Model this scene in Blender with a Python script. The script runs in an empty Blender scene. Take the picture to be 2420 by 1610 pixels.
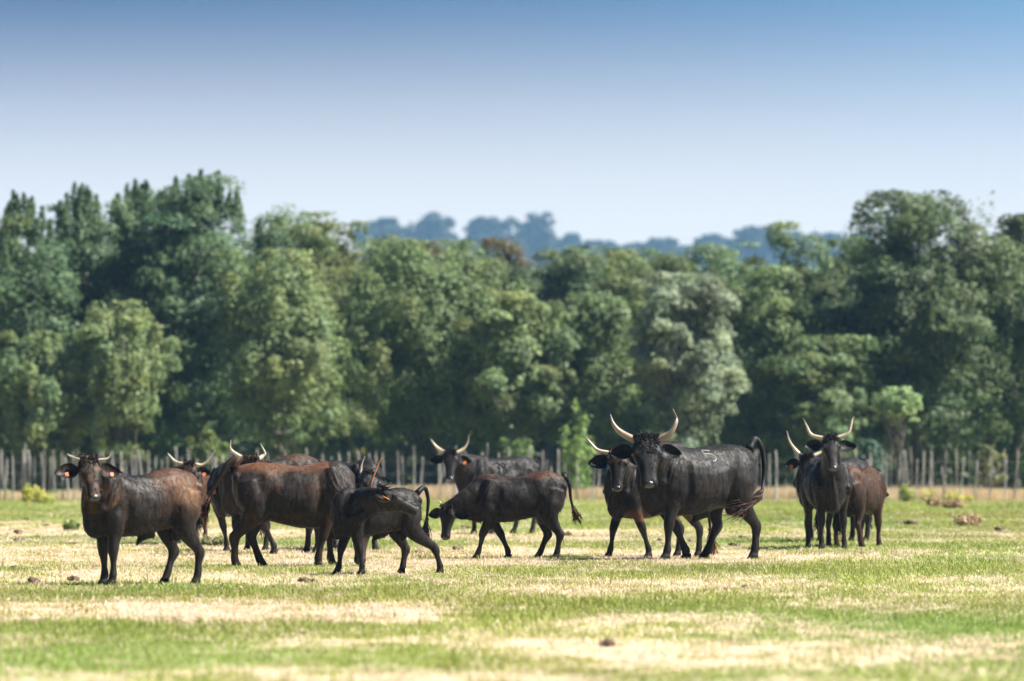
import bpy, bmesh, math, random
import numpy as np
from mathutils import Vector, Matrix, noise as mnoise
from mathutils.bvhtree import BVHTree

R = math.radians
random.seed(7)
rng = np.random.default_rng(11)
S = bpy.context.scene
COL = S.collection

# ------------------------------------------------------------------ camera, sky, sun, exposure
F = 200.0 / 36.0 * 2420.0          # focal length in photograph pixels
CH = 1.23                          # camera height
HY = 1074.0                        # horizon row of the photograph
cd = bpy.data.cameras.new('camera'); cam = bpy.data.objects.new('camera', cd); COL.objects.link(cam)
cam.location = (0, 0, CH)
cam.rotation_euler = (R(90) + math.atan((HY - 805) / F), 0, 0)
cd.lens = 200; cd.sensor_width = 36; cd.clip_start = 0.5; cd.clip_end = 6000
cd.dof.use_dof = True; cd.dof.focus_distance = 61.0; cd.dof.aperture_fstop = 2.7
S.camera = cam

SKY_A, SKY_B = 0.6, 2600.0
SUN_EL, SUN_AZ = R(50), R(-4)       # azimuth measured from +x (right) towards +y (away)
w = bpy.data.worlds.new('World'); S.world = w; w.use_nodes = True
nt = w.node_tree; nt.nodes.clear()
def N(t, kind, **kw):
    n = t.nodes.new(kind)
    for k, v in kw.items(): setattr(n, k, v)
    return n
tc = N(nt, 'ShaderNodeTexCoord'); sx = N(nt, 'ShaderNodeSeparateXYZ'); cxyz = N(nt, 'ShaderNodeCombineXYZ')
def mth(op, a, b):
    n = N(nt, 'ShaderNodeMath', operation=op)
    for i, q in enumerate((a, b)):
        if isinstance(q, (int, float)): n.inputs[i].default_value = q
        else: nt.links.new(q, n.inputs[i])
    return n.outputs[0]
vn = N(nt, 'ShaderNodeVectorMath', operation='NORMALIZE')
sky = N(nt, 'ShaderNodeTexSky', sky_type='NISHITA'); sky.sun_disc = False
sky.sun_elevation = SUN_EL; sky.sun_rotation = R(90) - SUN_AZ
sky.altitude = 50; sky.air_density = 1.0; sky.dust_density = 1.8; sky.ozone_density = 2.5
bg = N(nt, 'ShaderNodeBackground'); bg.inputs[1].default_value = 0.055
wo = N(nt, 'ShaderNodeOutputWorld')
L = nt.links.new
L(tc.outputs['Generated'], sx.inputs[0])
zz = mth('MAXIMUM', sx.outputs[2], 0.0)
L(mth('ADD', mth('MULTIPLY', zz, SKY_A), mth('MULTIPLY', mth('POWER', zz, 3.0), SKY_B)), cxyz.inputs[2])
L(mth('MULTIPLY', sx.outputs[0], 9.0), cxyz.inputs[0]); L(sx.outputs[1], cxyz.inputs[1])
L(cxyz.outputs[0], vn.inputs[0]); L(vn.outputs[0], sky.inputs[0])
hzf = N(nt, 'ShaderNodeMapRange', interpolation_type='SMOOTHSTEP'); hzf.inputs[1].default_value = .089; hzf.inputs[2].default_value = .034
L(zz, hzf.inputs[0])
tn = N(nt, 'ShaderNodeMix', data_type='RGBA', blend_type='MULTIPLY'); tn.inputs[0].default_value = 1; tn.inputs[7].default_value = (.22, .49, .61, 1)
azf = N(nt, 'ShaderNodeMapRange', interpolation_type='SMOOTHSTEP')      # the sky is deeper on the side away from the sun
for i_, q_ in ((1, -.13), (2, .12), (3, 0), (4, 1)): azf.inputs[i_].default_value = q_
L(sx.outputs[0], azf.inputs[0])
az2 = N(nt, 'ShaderNodeMix', data_type='RGBA', blend_type='MULTIPLY'); az2.inputs[0].default_value = 1
azc = N(nt, 'ShaderNodeMix', data_type='RGBA'); azc.inputs[6].default_value = (.20, .56, .80, 1); azc.inputs[7].default_value = (.98, .98, .93, 1)
L(azf.outputs[0], azc.inputs[0])
L(sky.outputs[0], az2.inputs[6]); L(azc.outputs[2], az2.inputs[7])
L(az2.outputs[2], tn.inputs[6])
hm = N(nt, 'ShaderNodeMix', data_type='RGBA'); hm.inputs[7].default_value = (4.45, 4.2, 3.95, 1)
L(hzf.outputs[0], hm.inputs[0]); L(tn.outputs[2], hm.inputs[6])
L(hm.outputs[2], bg.inputs[0]); L(bg.outputs[0], wo.inputs[0])

sl = bpy.data.lights.new('sun', 'SUN'); so = bpy.data.objects.new('sun', sl); COL.objects.link(so)
sl.energy = 5.0; sl.angle = R(0.5); sl.color = (1.0, 0.955, 0.88)
sd = Vector((math.cos(SUN_EL) * math.cos(SUN_AZ), math.cos(SUN_EL) * math.sin(SUN_AZ), math.sin(SUN_EL)))
so.rotation_euler = sd.to_track_quat('Z', 'Y').to_euler(); so.location = (30, 40, 60)
S.view_settings.view_transform = 'Standard'; S.view_settings.look = 'None'
S.view_settings.gamma = 1; S.view_settings.exposure = 1.9; S.view_settings.use_curve_mapping = False
S.render.engine = 'CYCLES'
cy = S.cycles
cy.use_denoising = True; cy.max_bounces = 6; cy.diffuse_bounces = 3; cy.glossy_bounces = 2
cy.transmission_bounces = 4; cy.transparent_max_bounces = 6; cy.volume_bounces = 0
cy.caustics_reflective = False; cy.caustics_refractive = False
cy.sample_clamp_indirect = 4

# ------------------------------------------------------------------ helpers
def dist_of(py): return F * CH / (py - HY)              # distance of a ground point seen at row py
def wx(px, d): return (px - 1210.0) * d / F
def tag(o, label=None, cat=None, group=None, kind=None):
    for k, v in (('label', label), ('category', cat), ('group', group), ('kind', kind)):
        if v: o[k] = v
    return o
def link(name, me, mat=None, parent=None, loc=None):
    o = bpy.data.objects.new(name, me); COL.objects.link(o)
    if mat is not None and not me.materials: me.materials.append(mat)
    if parent is not None: o.parent = parent
    if loc is not None: o.location = loc
    return o
def empty(name, loc, rz=0.0):
    o = bpy.data.objects.new(name, None); COL.objects.link(o); o.location = loc
    o.rotation_euler = (0, 0, rz); o.empty_display_size = 0.3
    return o
def mesh_np(name, v, f, smooth=True):
    """v: Nx3 array, f: list of arrays of equal-width faces or a list of tuples"""
    me = bpy.data.meshes.new(name)
    v = np.asarray(v, dtype=np.float32)
    if isinstance(f, np.ndarray):
        k = f.shape[1]; nf = len(f)
        me.vertices.add(len(v)); me.vertices.foreach_set('co', v.ravel())
        me.loops.add(nf * k); me.loops.foreach_set('vertex_index', f.astype(np.int32).ravel())
        me.polygons.add(nf)
        me.polygons.foreach_set('loop_start', np.arange(0, nf * k, k, dtype=np.int32))
        me.update(calc_edges=True)
    else:
        me.from_pydata(v.tolist(), [], f); me.update()
    if smooth: me.polygons.foreach_set('use_smooth', np.ones(len(me.polygons), dtype=bool))
    return me
def set_col(me, name, cols):
    a = me.attributes.new(name, 'FLOAT_COLOR', 'POINT')
    c = np.ones((len(me.vertices), 4), dtype=np.float32); c[:, :3] = cols
    a.data.foreach_set('color', c.ravel())
class MB:
    """collects tubes / blobs into one mesh"""
    def __init__(s): s.v = []; s.f = []; s.n = 0
    def add(s, v, f):
        v = np.asarray(v, dtype=float).reshape(-1, 3)
        s.v.append(v); s.f += [tuple(int(i) + s.n for i in q) for q in f]; s.n += len(v)
    def build(s, name, mat=None, parent=None, smooth=True):
        return link(name, mesh_np(name, np.concatenate(s.v), s.f, smooth), mat, parent)
def cat_rom(c, sub):
    c = np.asarray(c, dtype=float); n = len(c)
    p = np.vstack([2 * c[0] - c[1], c, 2 * c[-1] - c[-2]])
    out = []
    for i in range(n - 1):
        p0, p1, p2, p3 = p[i:i + 4]
        for j in range(sub):
            t = j / sub
            out.append(.5 * (2 * p1 + (p2 - p0) * t + (2 * p0 - 5 * p1 + 4 * p2 - p3) * t * t + (3 * p1 - p0 - 3 * p2 + p3) * t ** 3))
    out.append(c[-1]); return np.array(out)
def unit(a): a = np.asarray(a, dtype=float); return a / max(1e-9, np.linalg.norm(a))
def tube(ctrl, lat=(0, 1, 0), n=12, sub=4):
    """ctrl rows x,y,z,ra,rb: elliptical tube, ra along the lateral axis"""
    c = cat_rom(ctrl, sub) if sub > 1 else np.asarray(ctrl, dtype=float)
    c[:, 3:] = np.maximum(c[:, 3:], 0.0008)
    lat = np.asarray(lat, dtype=float)
    if lat.ndim == 1: lat = np.tile(lat, (len(c), 1))
    else:
        tt = np.linspace(0, len(lat) - 1, len(c)); i0 = np.minimum(tt.astype(int), len(lat) - 2); fr = (tt - i0)[:, None]
        lat = lat[i0] * (1 - fr) + lat[i0 + 1] * fr
    T = np.gradient(c[:, :3], axis=0)
    V = []
    th = np.linspace(0, 2 * np.pi, n, endpoint=False)
    for i in range(len(c)):
        t = unit(T[i]); a = lat[i] - lat[i].dot(t) * t
        if np.linalg.norm(a) < 1e-4: a = np.cross(t, (0.3, 0.5, 0.8))
        a = unit(a); b = np.cross(t, a)
        V.append(c[i, :3] + np.outer(np.cos(th), a) * c[i, 3] + np.outer(np.sin(th), b) * c[i, 4])
    return rings(V)
def rings(V):
    n = len(V[0]); m = len(V); f = []
    for i in range(m - 1):
        for j in range(n):
            k = (j + 1) % n
            f.append((i * n + j, i * n + k, (i + 1) * n + k, (i + 1) * n + j))
    vv = np.concatenate(V); c0 = V[0].mean(0); c1 = V[-1].mean(0)
    vv = np.vstack([vv, c0, c1]); a = m * n; b = a + 1
    for j in range(n):
        k = (j + 1) % n
        f.append((a, k, j)); f.append((b, (m - 1) * n + j, (m - 1) * n + k))
    return vv, f
def blob(c, r, ax=None, n=12, m=8):
    """ellipsoid; ax: 3x3 rows = axes"""
    ax = np.eye(3) if ax is None else np.asarray(ax)
    V = []
    for i in range(1, m):
        ph = math.pi * i / m
        th = np.linspace(0, 2 * np.pi, n, endpoint=False)
        p = np.stack([np.cos(th) * math.sin(ph) * r[0], np.sin(th) * math.sin(ph) * r[1], np.full(n, math.cos(ph) * r[2])], 1)
        V.append(p @ ax + np.asarray(c))
    return rings(V)

def hashn(ix, iy, iz=0, s=0):
    h = (ix.astype(np.int64) * 374761393 + iy.astype(np.int64) * 668265263 + np.asarray(iz).astype(np.int64) * 2147483647 // 7 + s * 974711) & 0x7fffffff
    h = ((h ^ (h >> 13)) * 1274126177) & 0x7fffffff
    return ((h ^ (h >> 16)) & 0xffff) / 65535.0
def vnoise2(x, y, s=0):
    ix = np.floor(x); iy = np.floor(y); fx = x - ix; fy = y - iy
    fx = fx * fx * (3 - 2 * fx); fy = fy * fy * (3 - 2 * fy)
    a = hashn(ix, iy, 0, s); b = hashn(ix + 1, iy, 0, s); c = hashn(ix, iy + 1, 0, s); d = hashn(ix + 1, iy + 1, 0, s)
    return (a * (1 - fx) + b * fx) * (1 - fy) + (c * (1 - fx) + d * fx) * fy
def vnoise3(p, s=0):
    p = np.asarray(p, dtype=float); ip = np.floor(p); f = p - ip; f = f * f * (3 - 2 * f)
    r = 0
    for dx in (0, 1):
        for dy in (0, 1):
            for dz in (0, 1):
                wgt = (f[:, 0] if dx else 1 - f[:, 0]) * (f[:, 1] if dy else 1 - f[:, 1]) * (f[:, 2] if dz else 1 - f[:, 2])
                r = r + wgt * hashn(ip[:, 0] + dx, ip[:, 1] + dy, (ip[:, 2] + dz) * 7919, s)
    return r

# ------------------------------------------------------------------ materials
def new_mat(name):
    m = bpy.data.materials.new(name); m.use_nodes = True
    t = m.node_tree; b = t.nodes['Principled BSDF']
    return m, t, b
def mat_noise(name, c1, c2, scale=6, rough=.8, bump=.0, bscale=40, spec=.3, detail=4, stretch=(1, 1, 1), attr=None, attr_type='GEOMETRY'):
    m, t, b = new_mat(name); LK = t.links.new
    tcn = N(t, 'ShaderNodeTexCoord'); mpn = N(t, 'ShaderNodeMapping'); mpn.inputs['Scale'].default_value = stretch
    LK(tcn.outputs['Object'], mpn.inputs[0])
    nz = N(t, 'ShaderNodeTexNoise'); nz.inputs['Scale'].default_value = scale; nz.inputs['Detail'].default_value = detail
    LK(mpn.outputs[0], nz.inputs['Vector'])
    cr = N(t, 'ShaderNodeValToRGB'); cr.color_ramp.elements[0].position = .3; cr.color_ramp.elements[1].position = .7
    cr.color_ramp.elements[0].color = (*c1, 1); cr.color_ramp.elements[1].color = (*c2, 1)
    LK(nz.outputs[0], cr.inputs[0])
    out = cr.outputs[0]
    if attr:
        at = N(t, 'ShaderNodeAttribute', attribute_name=attr); at.attribute_type = attr_type
        mx = N(t, 'ShaderNodeMix', data_type='RGBA', blend_type='MULTIPLY'); mx.inputs[0].default_value = 1
        LK(at.outputs[0], mx.inputs[6]); LK(out, mx.inputs[7]); out = mx.outputs[2]
    LK(out, b.inputs['Base Color'])
    b.inputs['Roughness'].default_value = rough; b.inputs['Specular IOR Level'].default_value = spec
    if bump:
        n2 = N(t, 'ShaderNodeTexNoise'); n2.inputs['Scale'].default_value = bscale; n2.inputs['Detail'].default_value = 3
        LK(mpn.outputs[0], n2.inputs['Vector'])
        bp = N(t, 'ShaderNodeBump'); bp.inputs['Strength'].default_value = bump; bp.inputs['Distance'].default_value = .02
        LK(n2.outputs[0], bp.inputs['Height']); LK(bp.outputs[0], b.inputs['Normal'])
    return m
def mat_leaf(name, trans=.3, rough=.55, attr='col', inst=False):
    m, t, b = new_mat(name); LK = t.links.new
    at = N(t, 'ShaderNodeAttribute', attribute_name=attr)
    out = at.outputs[0]
    if inst:
        ti = N(t, 'ShaderNodeAttribute', attribute_name='tint'); ti.attribute_type = 'INSTANCER'
        mx = N(t, 'ShaderNodeMix', data_type='RGBA', blend_type='MULTIPLY'); mx.inputs[0].default_value = 1
        LK(out, mx.inputs[6]); LK(ti.outputs[0], mx.inputs[7]); out = mx.outputs[2]
    LK(out, b.inputs['Base Color']); b.inputs['Roughness'].default_value = rough
    b.inputs['Specular IOR Level'].default_value = .25
    tr = N(t, 'ShaderNodeBsdfTranslucent'); LK(out, tr.inputs[0])
    ms = N(t, 'ShaderNodeMixShader'); ms.inputs[0].default_value = trans
    LK(b.outputs[0], ms.inputs[1]); LK(tr.outputs[0], ms.inputs[2])
    LK(ms.outputs[0], t.nodes['Material Output'].inputs[0])
    return m
def mat_coat():
    m, t, b = new_mat('cattle_coat'); LK = t.links.new
    at = N(t, 'ShaderNodeAttribute', attribute_name='col')
    tcn = N(t, 'ShaderNodeTexCoord')
    mpn = N(t, 'ShaderNodeMapping'); mpn.inputs['Scale'].default_value = (1, 1, .45)
    LK(tcn.outputs['Object'], mpn.inputs[0])
    nz = N(t, 'ShaderNodeTexNoise'); nz.inputs['Scale'].default_value = 14; nz.inputs['Detail'].default_value = 5; nz.inputs['Roughness'].default_value = .65
    LK(mpn.outputs[0], nz.inputs['Vector'])
    cr = N(t, 'ShaderNodeMapRange'); cr.inputs[1].default_value = .3; cr.inputs[2].default_value = .7; cr.inputs[3].default_value = .6; cr.inputs[4].default_value = 1.5
    LK(nz.outputs[0], cr.inputs[0])
    mx = N(t, 'ShaderNodeMix', data_type='RGBA', blend_type='MULTIPLY'); mx.inputs[0].default_value = 1
    LK(at.outputs[0], mx.inputs[6]); LK(cr.outputs[0], mx.inputs[7]); LK(mx.outputs[2], b.inputs['Base Color'])
    rr = N(t, 'ShaderNodeMapRange'); rr.inputs[1].default_value = .3; rr.inputs[2].default_value = .7; rr.inputs[3].default_value = .52; rr.inputs[4].default_value = .66
    LK(nz.outputs[0], rr.inputs[0]); LK(rr.outputs[0], b.inputs['Roughness'])
    b.inputs['Specular IOR Level'].default_value = .24
    b.inputs['Sheen Weight'].default_value = .02; b.inputs['Sheen Roughness'].default_value = .4
    ns_ = N(t, 'ShaderNodeTexNoise'); ns_.inputs['Scale'].default_value = 26; ns_.inputs['Detail'].default_value = 4; ns_.inputs['Roughness'].default_value = .7
    mps = N(t, 'ShaderNodeMapping'); mps.inputs['Scale'].default_value = (1, 1, .16); mps.inputs['Rotation'].default_value = (0, R(18), 0)
    LK(tcn.outputs['Object'], mps.inputs[0]); LK(mps.outputs[0], ns_.inputs['Vector'])
    sp_ = N(t, 'ShaderNodeMapRange'); sp_.inputs[1].default_value = .36; sp_.inputs[2].default_value = .66; sp_.inputs[3].default_value = .07; sp_.inputs[4].default_value = .27
    LK(ns_.outputs[0], sp_.inputs[0]); LK(sp_.outputs[0], b.inputs['Specular IOR Level'])
    n2 = N(t, 'ShaderNodeTexNoise'); n2.inputs['Scale'].default_value = 55; n2.inputs['Detail'].default_value = 3
    mp2 = N(t, 'ShaderNodeMapping'); mp2.inputs['Scale'].default_value = (1, 1, .25); LK(tcn.outputs['Object'], mp2.inputs[0])
    LK(mp2.outputs[0], n2.inputs['Vector'])
    bp = N(t, 'ShaderNodeBump'); bp.inputs['Strength'].default_value = .25; bp.inputs['Distance'].default_value = .008
    LK(n2.outputs[0], bp.inputs['Height'])
    n3 = N(t, 'ShaderNodeTexNoise'); n3.inputs['Scale'].default_value = 9; n3.inputs['Detail'].default_value = 2
    LK(mpn.outputs[0], n3.inputs['Vector'])
    b2 = N(t, 'ShaderNodeBump'); b2.inputs['Strength'].default_value = .3; b2.inputs['Distance'].default_value = .03
    LK(n3.outputs[0], b2.inputs['Height']); LK(bp.outputs[0], b2.inputs['Normal'])
    LK(b2.outputs[0], b.inputs['Normal'])
    return m
M = {}
M['coat'] = mat_coat(); M['coat_hair'] = mat_leaf('coat_hair', trans=0, rough=.8)
M['coat_hair'].node_tree.nodes['Principled BSDF'].inputs['Specular IOR Level'].default_value = .1
M['horn'] = mat_leaf('horn_keratin', trans=.0, rough=.35)
M['hoof'] = mat_noise('hoof', (.006, .005, .005), (.014, .012, .010), 20, .7, spec=.08)
M['eye'] = mat_noise('eye', (.004, .003, .003), (.008, .006, .005), 10, .08, spec=.6)
M['nose'] = mat_noise('wet_nose', (.012, .011, .012), (.03, .028, .03), 40, .25, bump=.3, bscale=90, spec=.6)
M['hair'] = mat_leaf('tail_hair', trans=.1, rough=.75); M['hair'].node_tree.nodes['Principled BSDF'].inputs['Specular IOR Level'].default_value = .12
M['tag'] = mat_noise('orange_tag', (.30, .075, .014), (.40, .11, .02), 30, .45)
M['scar'] = mat_noise('brand_scar', (.15, .13, .115), (.25, .22, .195), 60, .7)
M['darkscar'] = mat_noise('brand_dark', (.006, .006, .006), (.012, .011, .010), 60, .9, spec=.1)
M['leaf'] = mat_leaf('leaves', trans=.45)
M['bark'] = mat_noise('bark', (.05, .042, .034), (.13, .115, .095), 5, .9, bump=.6, bscale=14, stretch=(1, 1, .3))
M['post'] = mat_noise('weathered_wood', (.165, .155, .145), (.35, .33, .31), 9, .9, bump=.5, bscale=30, stretch=(1, 1, .2))
M['wire'] = mat_noise('rusty_wire', (.08, .07, .06), (.14, .12, .11), 20, .6)
M['grass'] = mat_leaf('grass_blades', trans=.35, rough=.5, inst=True)
M['plant'] = mat_leaf('plant_leaves', trans=.35)
M['dung'] = mat_noise('dry_dung', (.06, .040, .026), (.14, .095, .062), 14, .95, bump=.8, bscale=30)

# ------------------------------------------------------------------ ground cover map (real patches of mown straw and green grass)
# px, py, half width, half height in photograph pixels -> turned into ground positions; value + = straw, - = green
PATCH = [
 (1210,1200,1500,22,-1.6), (2200,1240,420,45,-.9), (200,1210,500,16,-.5), (1500,1235,700,20,-.9),
 (300,1262,420,9,1.3), (950,1268,500,9,1.4), (1500,1268,260,6,1.0), (1950,1272,300,6,.5), (250,1300,380,26,.55),
 (820,1285,420,8,-.9), (1700,1292,450,12,-.8), (2150,1285,350,10,-.4),
 (800,1318,560,16,1.2), (1500,1312,420,18,1.4), (1340,1328,60,8,-2.4), (930,1372,70,7,-2.2), (1900,1316,300,9,1.2), (2300,1312,200,8,.7),
 (620,1346,200,9,-.8), (200,1335,260,12,-.7), (180,1372,420,11,1.2), (600,1378,260,14,.6), (950,1362,160,12,-.5),
 (1700,1345,600,18,-1.5), (2250,1350,300,22,-1.0), (1300,1352,200,10,-.5),
 (250,1405,330,13,-1.7), (900,1400,350,12,-.2), (1150,1385,250,8,-.5),
 (300,1448,420,26,1.7), (950,1445,450,16,1.0), (1550,1400,350,12,.9), (2150,1393,400,10,.9),
 (1480,1440,420,15,-1.4), (2000,1440,500,14,-.9), (1300,1462,250,10,-.6),
 (150,1490,210,22,-1.8), (500,1490,300,10,.7), (850,1492,220,12,-.4), (1450,1480,250,10,.6), (2200,1480,330,26,-1.6), 
 (420,1555,420,34,-1.9), (1000,1545,300,20,-1.5), (1650,1535,420,18,1.5), (1400,1545,200,22,1.5), (2150,1560,350,26,1.4),
 (900,1600,420,18,1.2), (1700,1600,260,14,-1.1), (2350,1600,150,16,-.4), (200,1610,250,14,-.6), (1200,1610,200,20,.5),
 (1300,1650,2500,30,-.2),
]
def dry_field(x, y):
    x = np.asarray(x, dtype=float); y = np.maximum(np.asarray(y, dtype=float), 3.0)
    px = 1210 + x * F / y; py = HY + CH * F / y
    py = py + (vnoise2(x * 1.3, y * .5, 3) - .5) * np.clip((py - HY) * .06, 4, 26)
    v = np.full(x.shape, .38) - np.clip((y - 168) * .3, 0, 3)
    for a, b, hw, hh, val in PATCH:
        q = ((px - a) / hw) ** 2 + ((py - b) / hh) ** 2
        v += val * np.exp(-q * 1.1)
    v += (vnoise2(x * .9 + 7, y * .35, 1) - .5) * 1.5 + (vnoise2(x * 2.7, y * 1.1, 2) - .5) * 1.1 + (vnoise2(x * 7, y * 3, 5) - .5) * .7
    return 1 / (1 + np.exp(-2.0 * v))

# ------------------------------------------------------------------ ground, hill
def axis(parts):
    o = []
    for a, b, st in parts: o += list(np.arange(a, b, st))
    return np.array(o + [parts[-1][1]], dtype=float)
gx = axis([(-760, -60, 70), (-60, -24, 4), (-24, 24, .45), (24, 60, 4), (60, 760, 70)])
gy = axis([(-30, 20, 5), (20, 90, .45), (90, 175, .9), (175, 300, 12), (300, 2820, 120)])
GX, GY = np.meshgrid(gx, gy)
gv = np.stack([GX.ravel(), GY.ravel(), np.zeros(GX.size)], 1)
nx = len(gx); ny = len(gy)
ii = np.arange(nx - 1)[None, :] + nx * np.arange(ny - 1)[:, None]; ii = ii.ravel()
gme = mesh_np('ground', gv, np.stack([ii, ii + 1, ii + 1 + nx, ii + nx], 1))
a = gme.attributes.new('dry', 'FLOAT', 'POINT'); a.data.foreach_set('value', dry_field(gv[:, 0], gv[:, 1]).astype(np.float32))
gm, t, b = new_mat('pasture_soil'); LK = t.links.new
at = N(t, 'ShaderNodeAttribute', attribute_name='dry')
nz = N(t, 'ShaderNodeTexNoise'); nz.inputs['Scale'].default_value = 5; nz.inputs['Detail'].default_value = 8
tcn = N(t, 'ShaderNodeTexCoord'); LK(tcn.outputs['Object'], nz.inputs['Vector'])
mg = N(t, 'ShaderNodeMix', data_type='RGBA'); mg.inputs[6].default_value = (.08, .12, .028, 1); mg.inputs[7].default_value = (.15, .19, .05, 1); LK(nz.outputs[0], mg.inputs[0])
md = N(t, 'ShaderNodeMix', data_type='RGBA'); md.inputs[6].default_value = (.34, .245, .165, 1); md.inputs[7].default_value = (.58, .45, .33, 1); LK(nz.outputs[0], md.inputs[0])
mm = N(t, 'ShaderNodeMix', data_type='RGBA'); LK(at.outputs['Fac'], mm.inputs[0]); LK(mg.outputs[2], mm.inputs[6]); LK(md.outputs[2], mm.inputs[7])
LK(mm.outputs[2], b.inputs['Base Color']); b.inputs['Roughness'].default_value = .95; b.inputs['Specular IOR Level'].default_value = .1
bp = N(t, 'ShaderNodeBump'); bp.inputs['Strength'].default_value = .6; bp.inputs['Distance'].default_value = .05; LK(nz.outputs[0], bp.inputs['Height']); LK(bp.outputs[0], b.inputs['Normal'])
tag(link('ground', gme, gm), kind='structure')

FAR = 1.8
hx = np.linspace(-400, 400, 60) * FAR; hy = np.linspace(950, 1540, 30) * FAR
def hill_z(x, y):
    x = x / FAR; y = y / FAR
    prof = np.interp(x, [-380, -120, -60, -20, 15, 40, 70, 120, 380], [40, 41, 41, 40, 38, 37.5, 40, 41.5, 40])
    return FAR * (prof * np.clip((y - 950) / 200, 0, 1) ** 1.2 - .4 + 1.2 * (vnoise2(x * .05, y * .05, 9) - .5) * np.clip((y - 950) / 60, 0, 1))
HX, HYY = np.meshgrid(hx, hy)
hv = np.stack([HX.ravel(), HYY.ravel(), hill_z(HX, HYY).ravel()], 1)
ii = (np.arange(59)[None, :] + 60 * np.arange(29)[:, None]).ravel()
tag(link('hill', mesh_np('hill', hv, np.stack([ii, ii + 1, ii + 61, ii + 60], 1)),
         mat_noise('hill_scrub', (.035, .055, .02), (.09, .10, .04), .12, .95)), kind='structure')

# ------------------------------------------------------------------ haze
hz = bpy.data.materials.new('haze'); hz.use_nodes = True; t = hz.node_tree; t.nodes.clear()
pv = N(t, 'ShaderNodeVolumePrincipled'); pv.inputs['Color'].default_value = (.36, .66, 1.0, 1); pv.inputs['Density'].default_value = .000125
pv.inputs['Anisotropy'].default_value = 0.0
om = N(t, 'ShaderNodeOutputMaterial'); t.links.new(pv.outputs[0], om.inputs['Volume'])
x0, x1, y0, y1, z0, z1 = -780, 780, -40, 2860, -2.0, 112
hb = mesh_np('haze', [(x0, y0, z0), (x1, y0, z0), (x1, y1, z0), (x0, y1, z0), (x0, y0, z1), (x1, y0, z1), (x1, y1, z1), (x0, y1, z1)],
             [(0, 3, 2, 1), (4, 5, 6, 7), (0, 1, 5, 4), (1, 2, 6, 5), (2, 3, 7, 6), (3, 0, 4, 7)], False)
tag(link('haze', hb, hz), kind='stuff')

# ------------------------------------------------------------------ trees
def leaf_mesh(name, P, Nn, size, cols, asp=.8):
    n = len(P); Nn = Nn / np.maximum(1e-6, np.linalg.norm(Nn, axis=1))[:, None]
    r = rng.normal(size=(n, 3)); A = np.cross(Nn, r); A /= np.maximum(1e-6, np.linalg.norm(A, axis=1))[:, None]
    B = np.cross(Nn, A); s = size[:, None]
    k = Nn * s * .18
    v = np.stack([P - A * s * .5 + B * s * asp * .5, P - A * s * .5 - B * s * asp * .5, P + A * s * .6 + k], 1).reshape(-1, 3)
    f = np.arange(3 * n).reshape(n, 3)
    me = mesh_np(name, v, f, False)
    set_col(me, 'col', np.repeat(cols, 3, axis=0))
    return me
def limb_tube(mb, p0, p1, r0, r1, wob=.15, n=6, k=4):
    p0 = np.asarray(p0, float); p1 = np.asarray(p1, float); ln = np.linalg.norm(p1 - p0)
    c = []
    for i in range(k + 1):
        f = i / k; q = p0 * (1 - f) + p1 * f
        if 0 < i < k: q = q + rng.normal(size=3) * wob * ln * .3
        r = r0 * (1 - f) + r1 * f; c.append((*q, r, r))
    mb.add(*tube(c, (0.9, .3, .1), n, 2)); return np.array(c)[:, :3]
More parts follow.
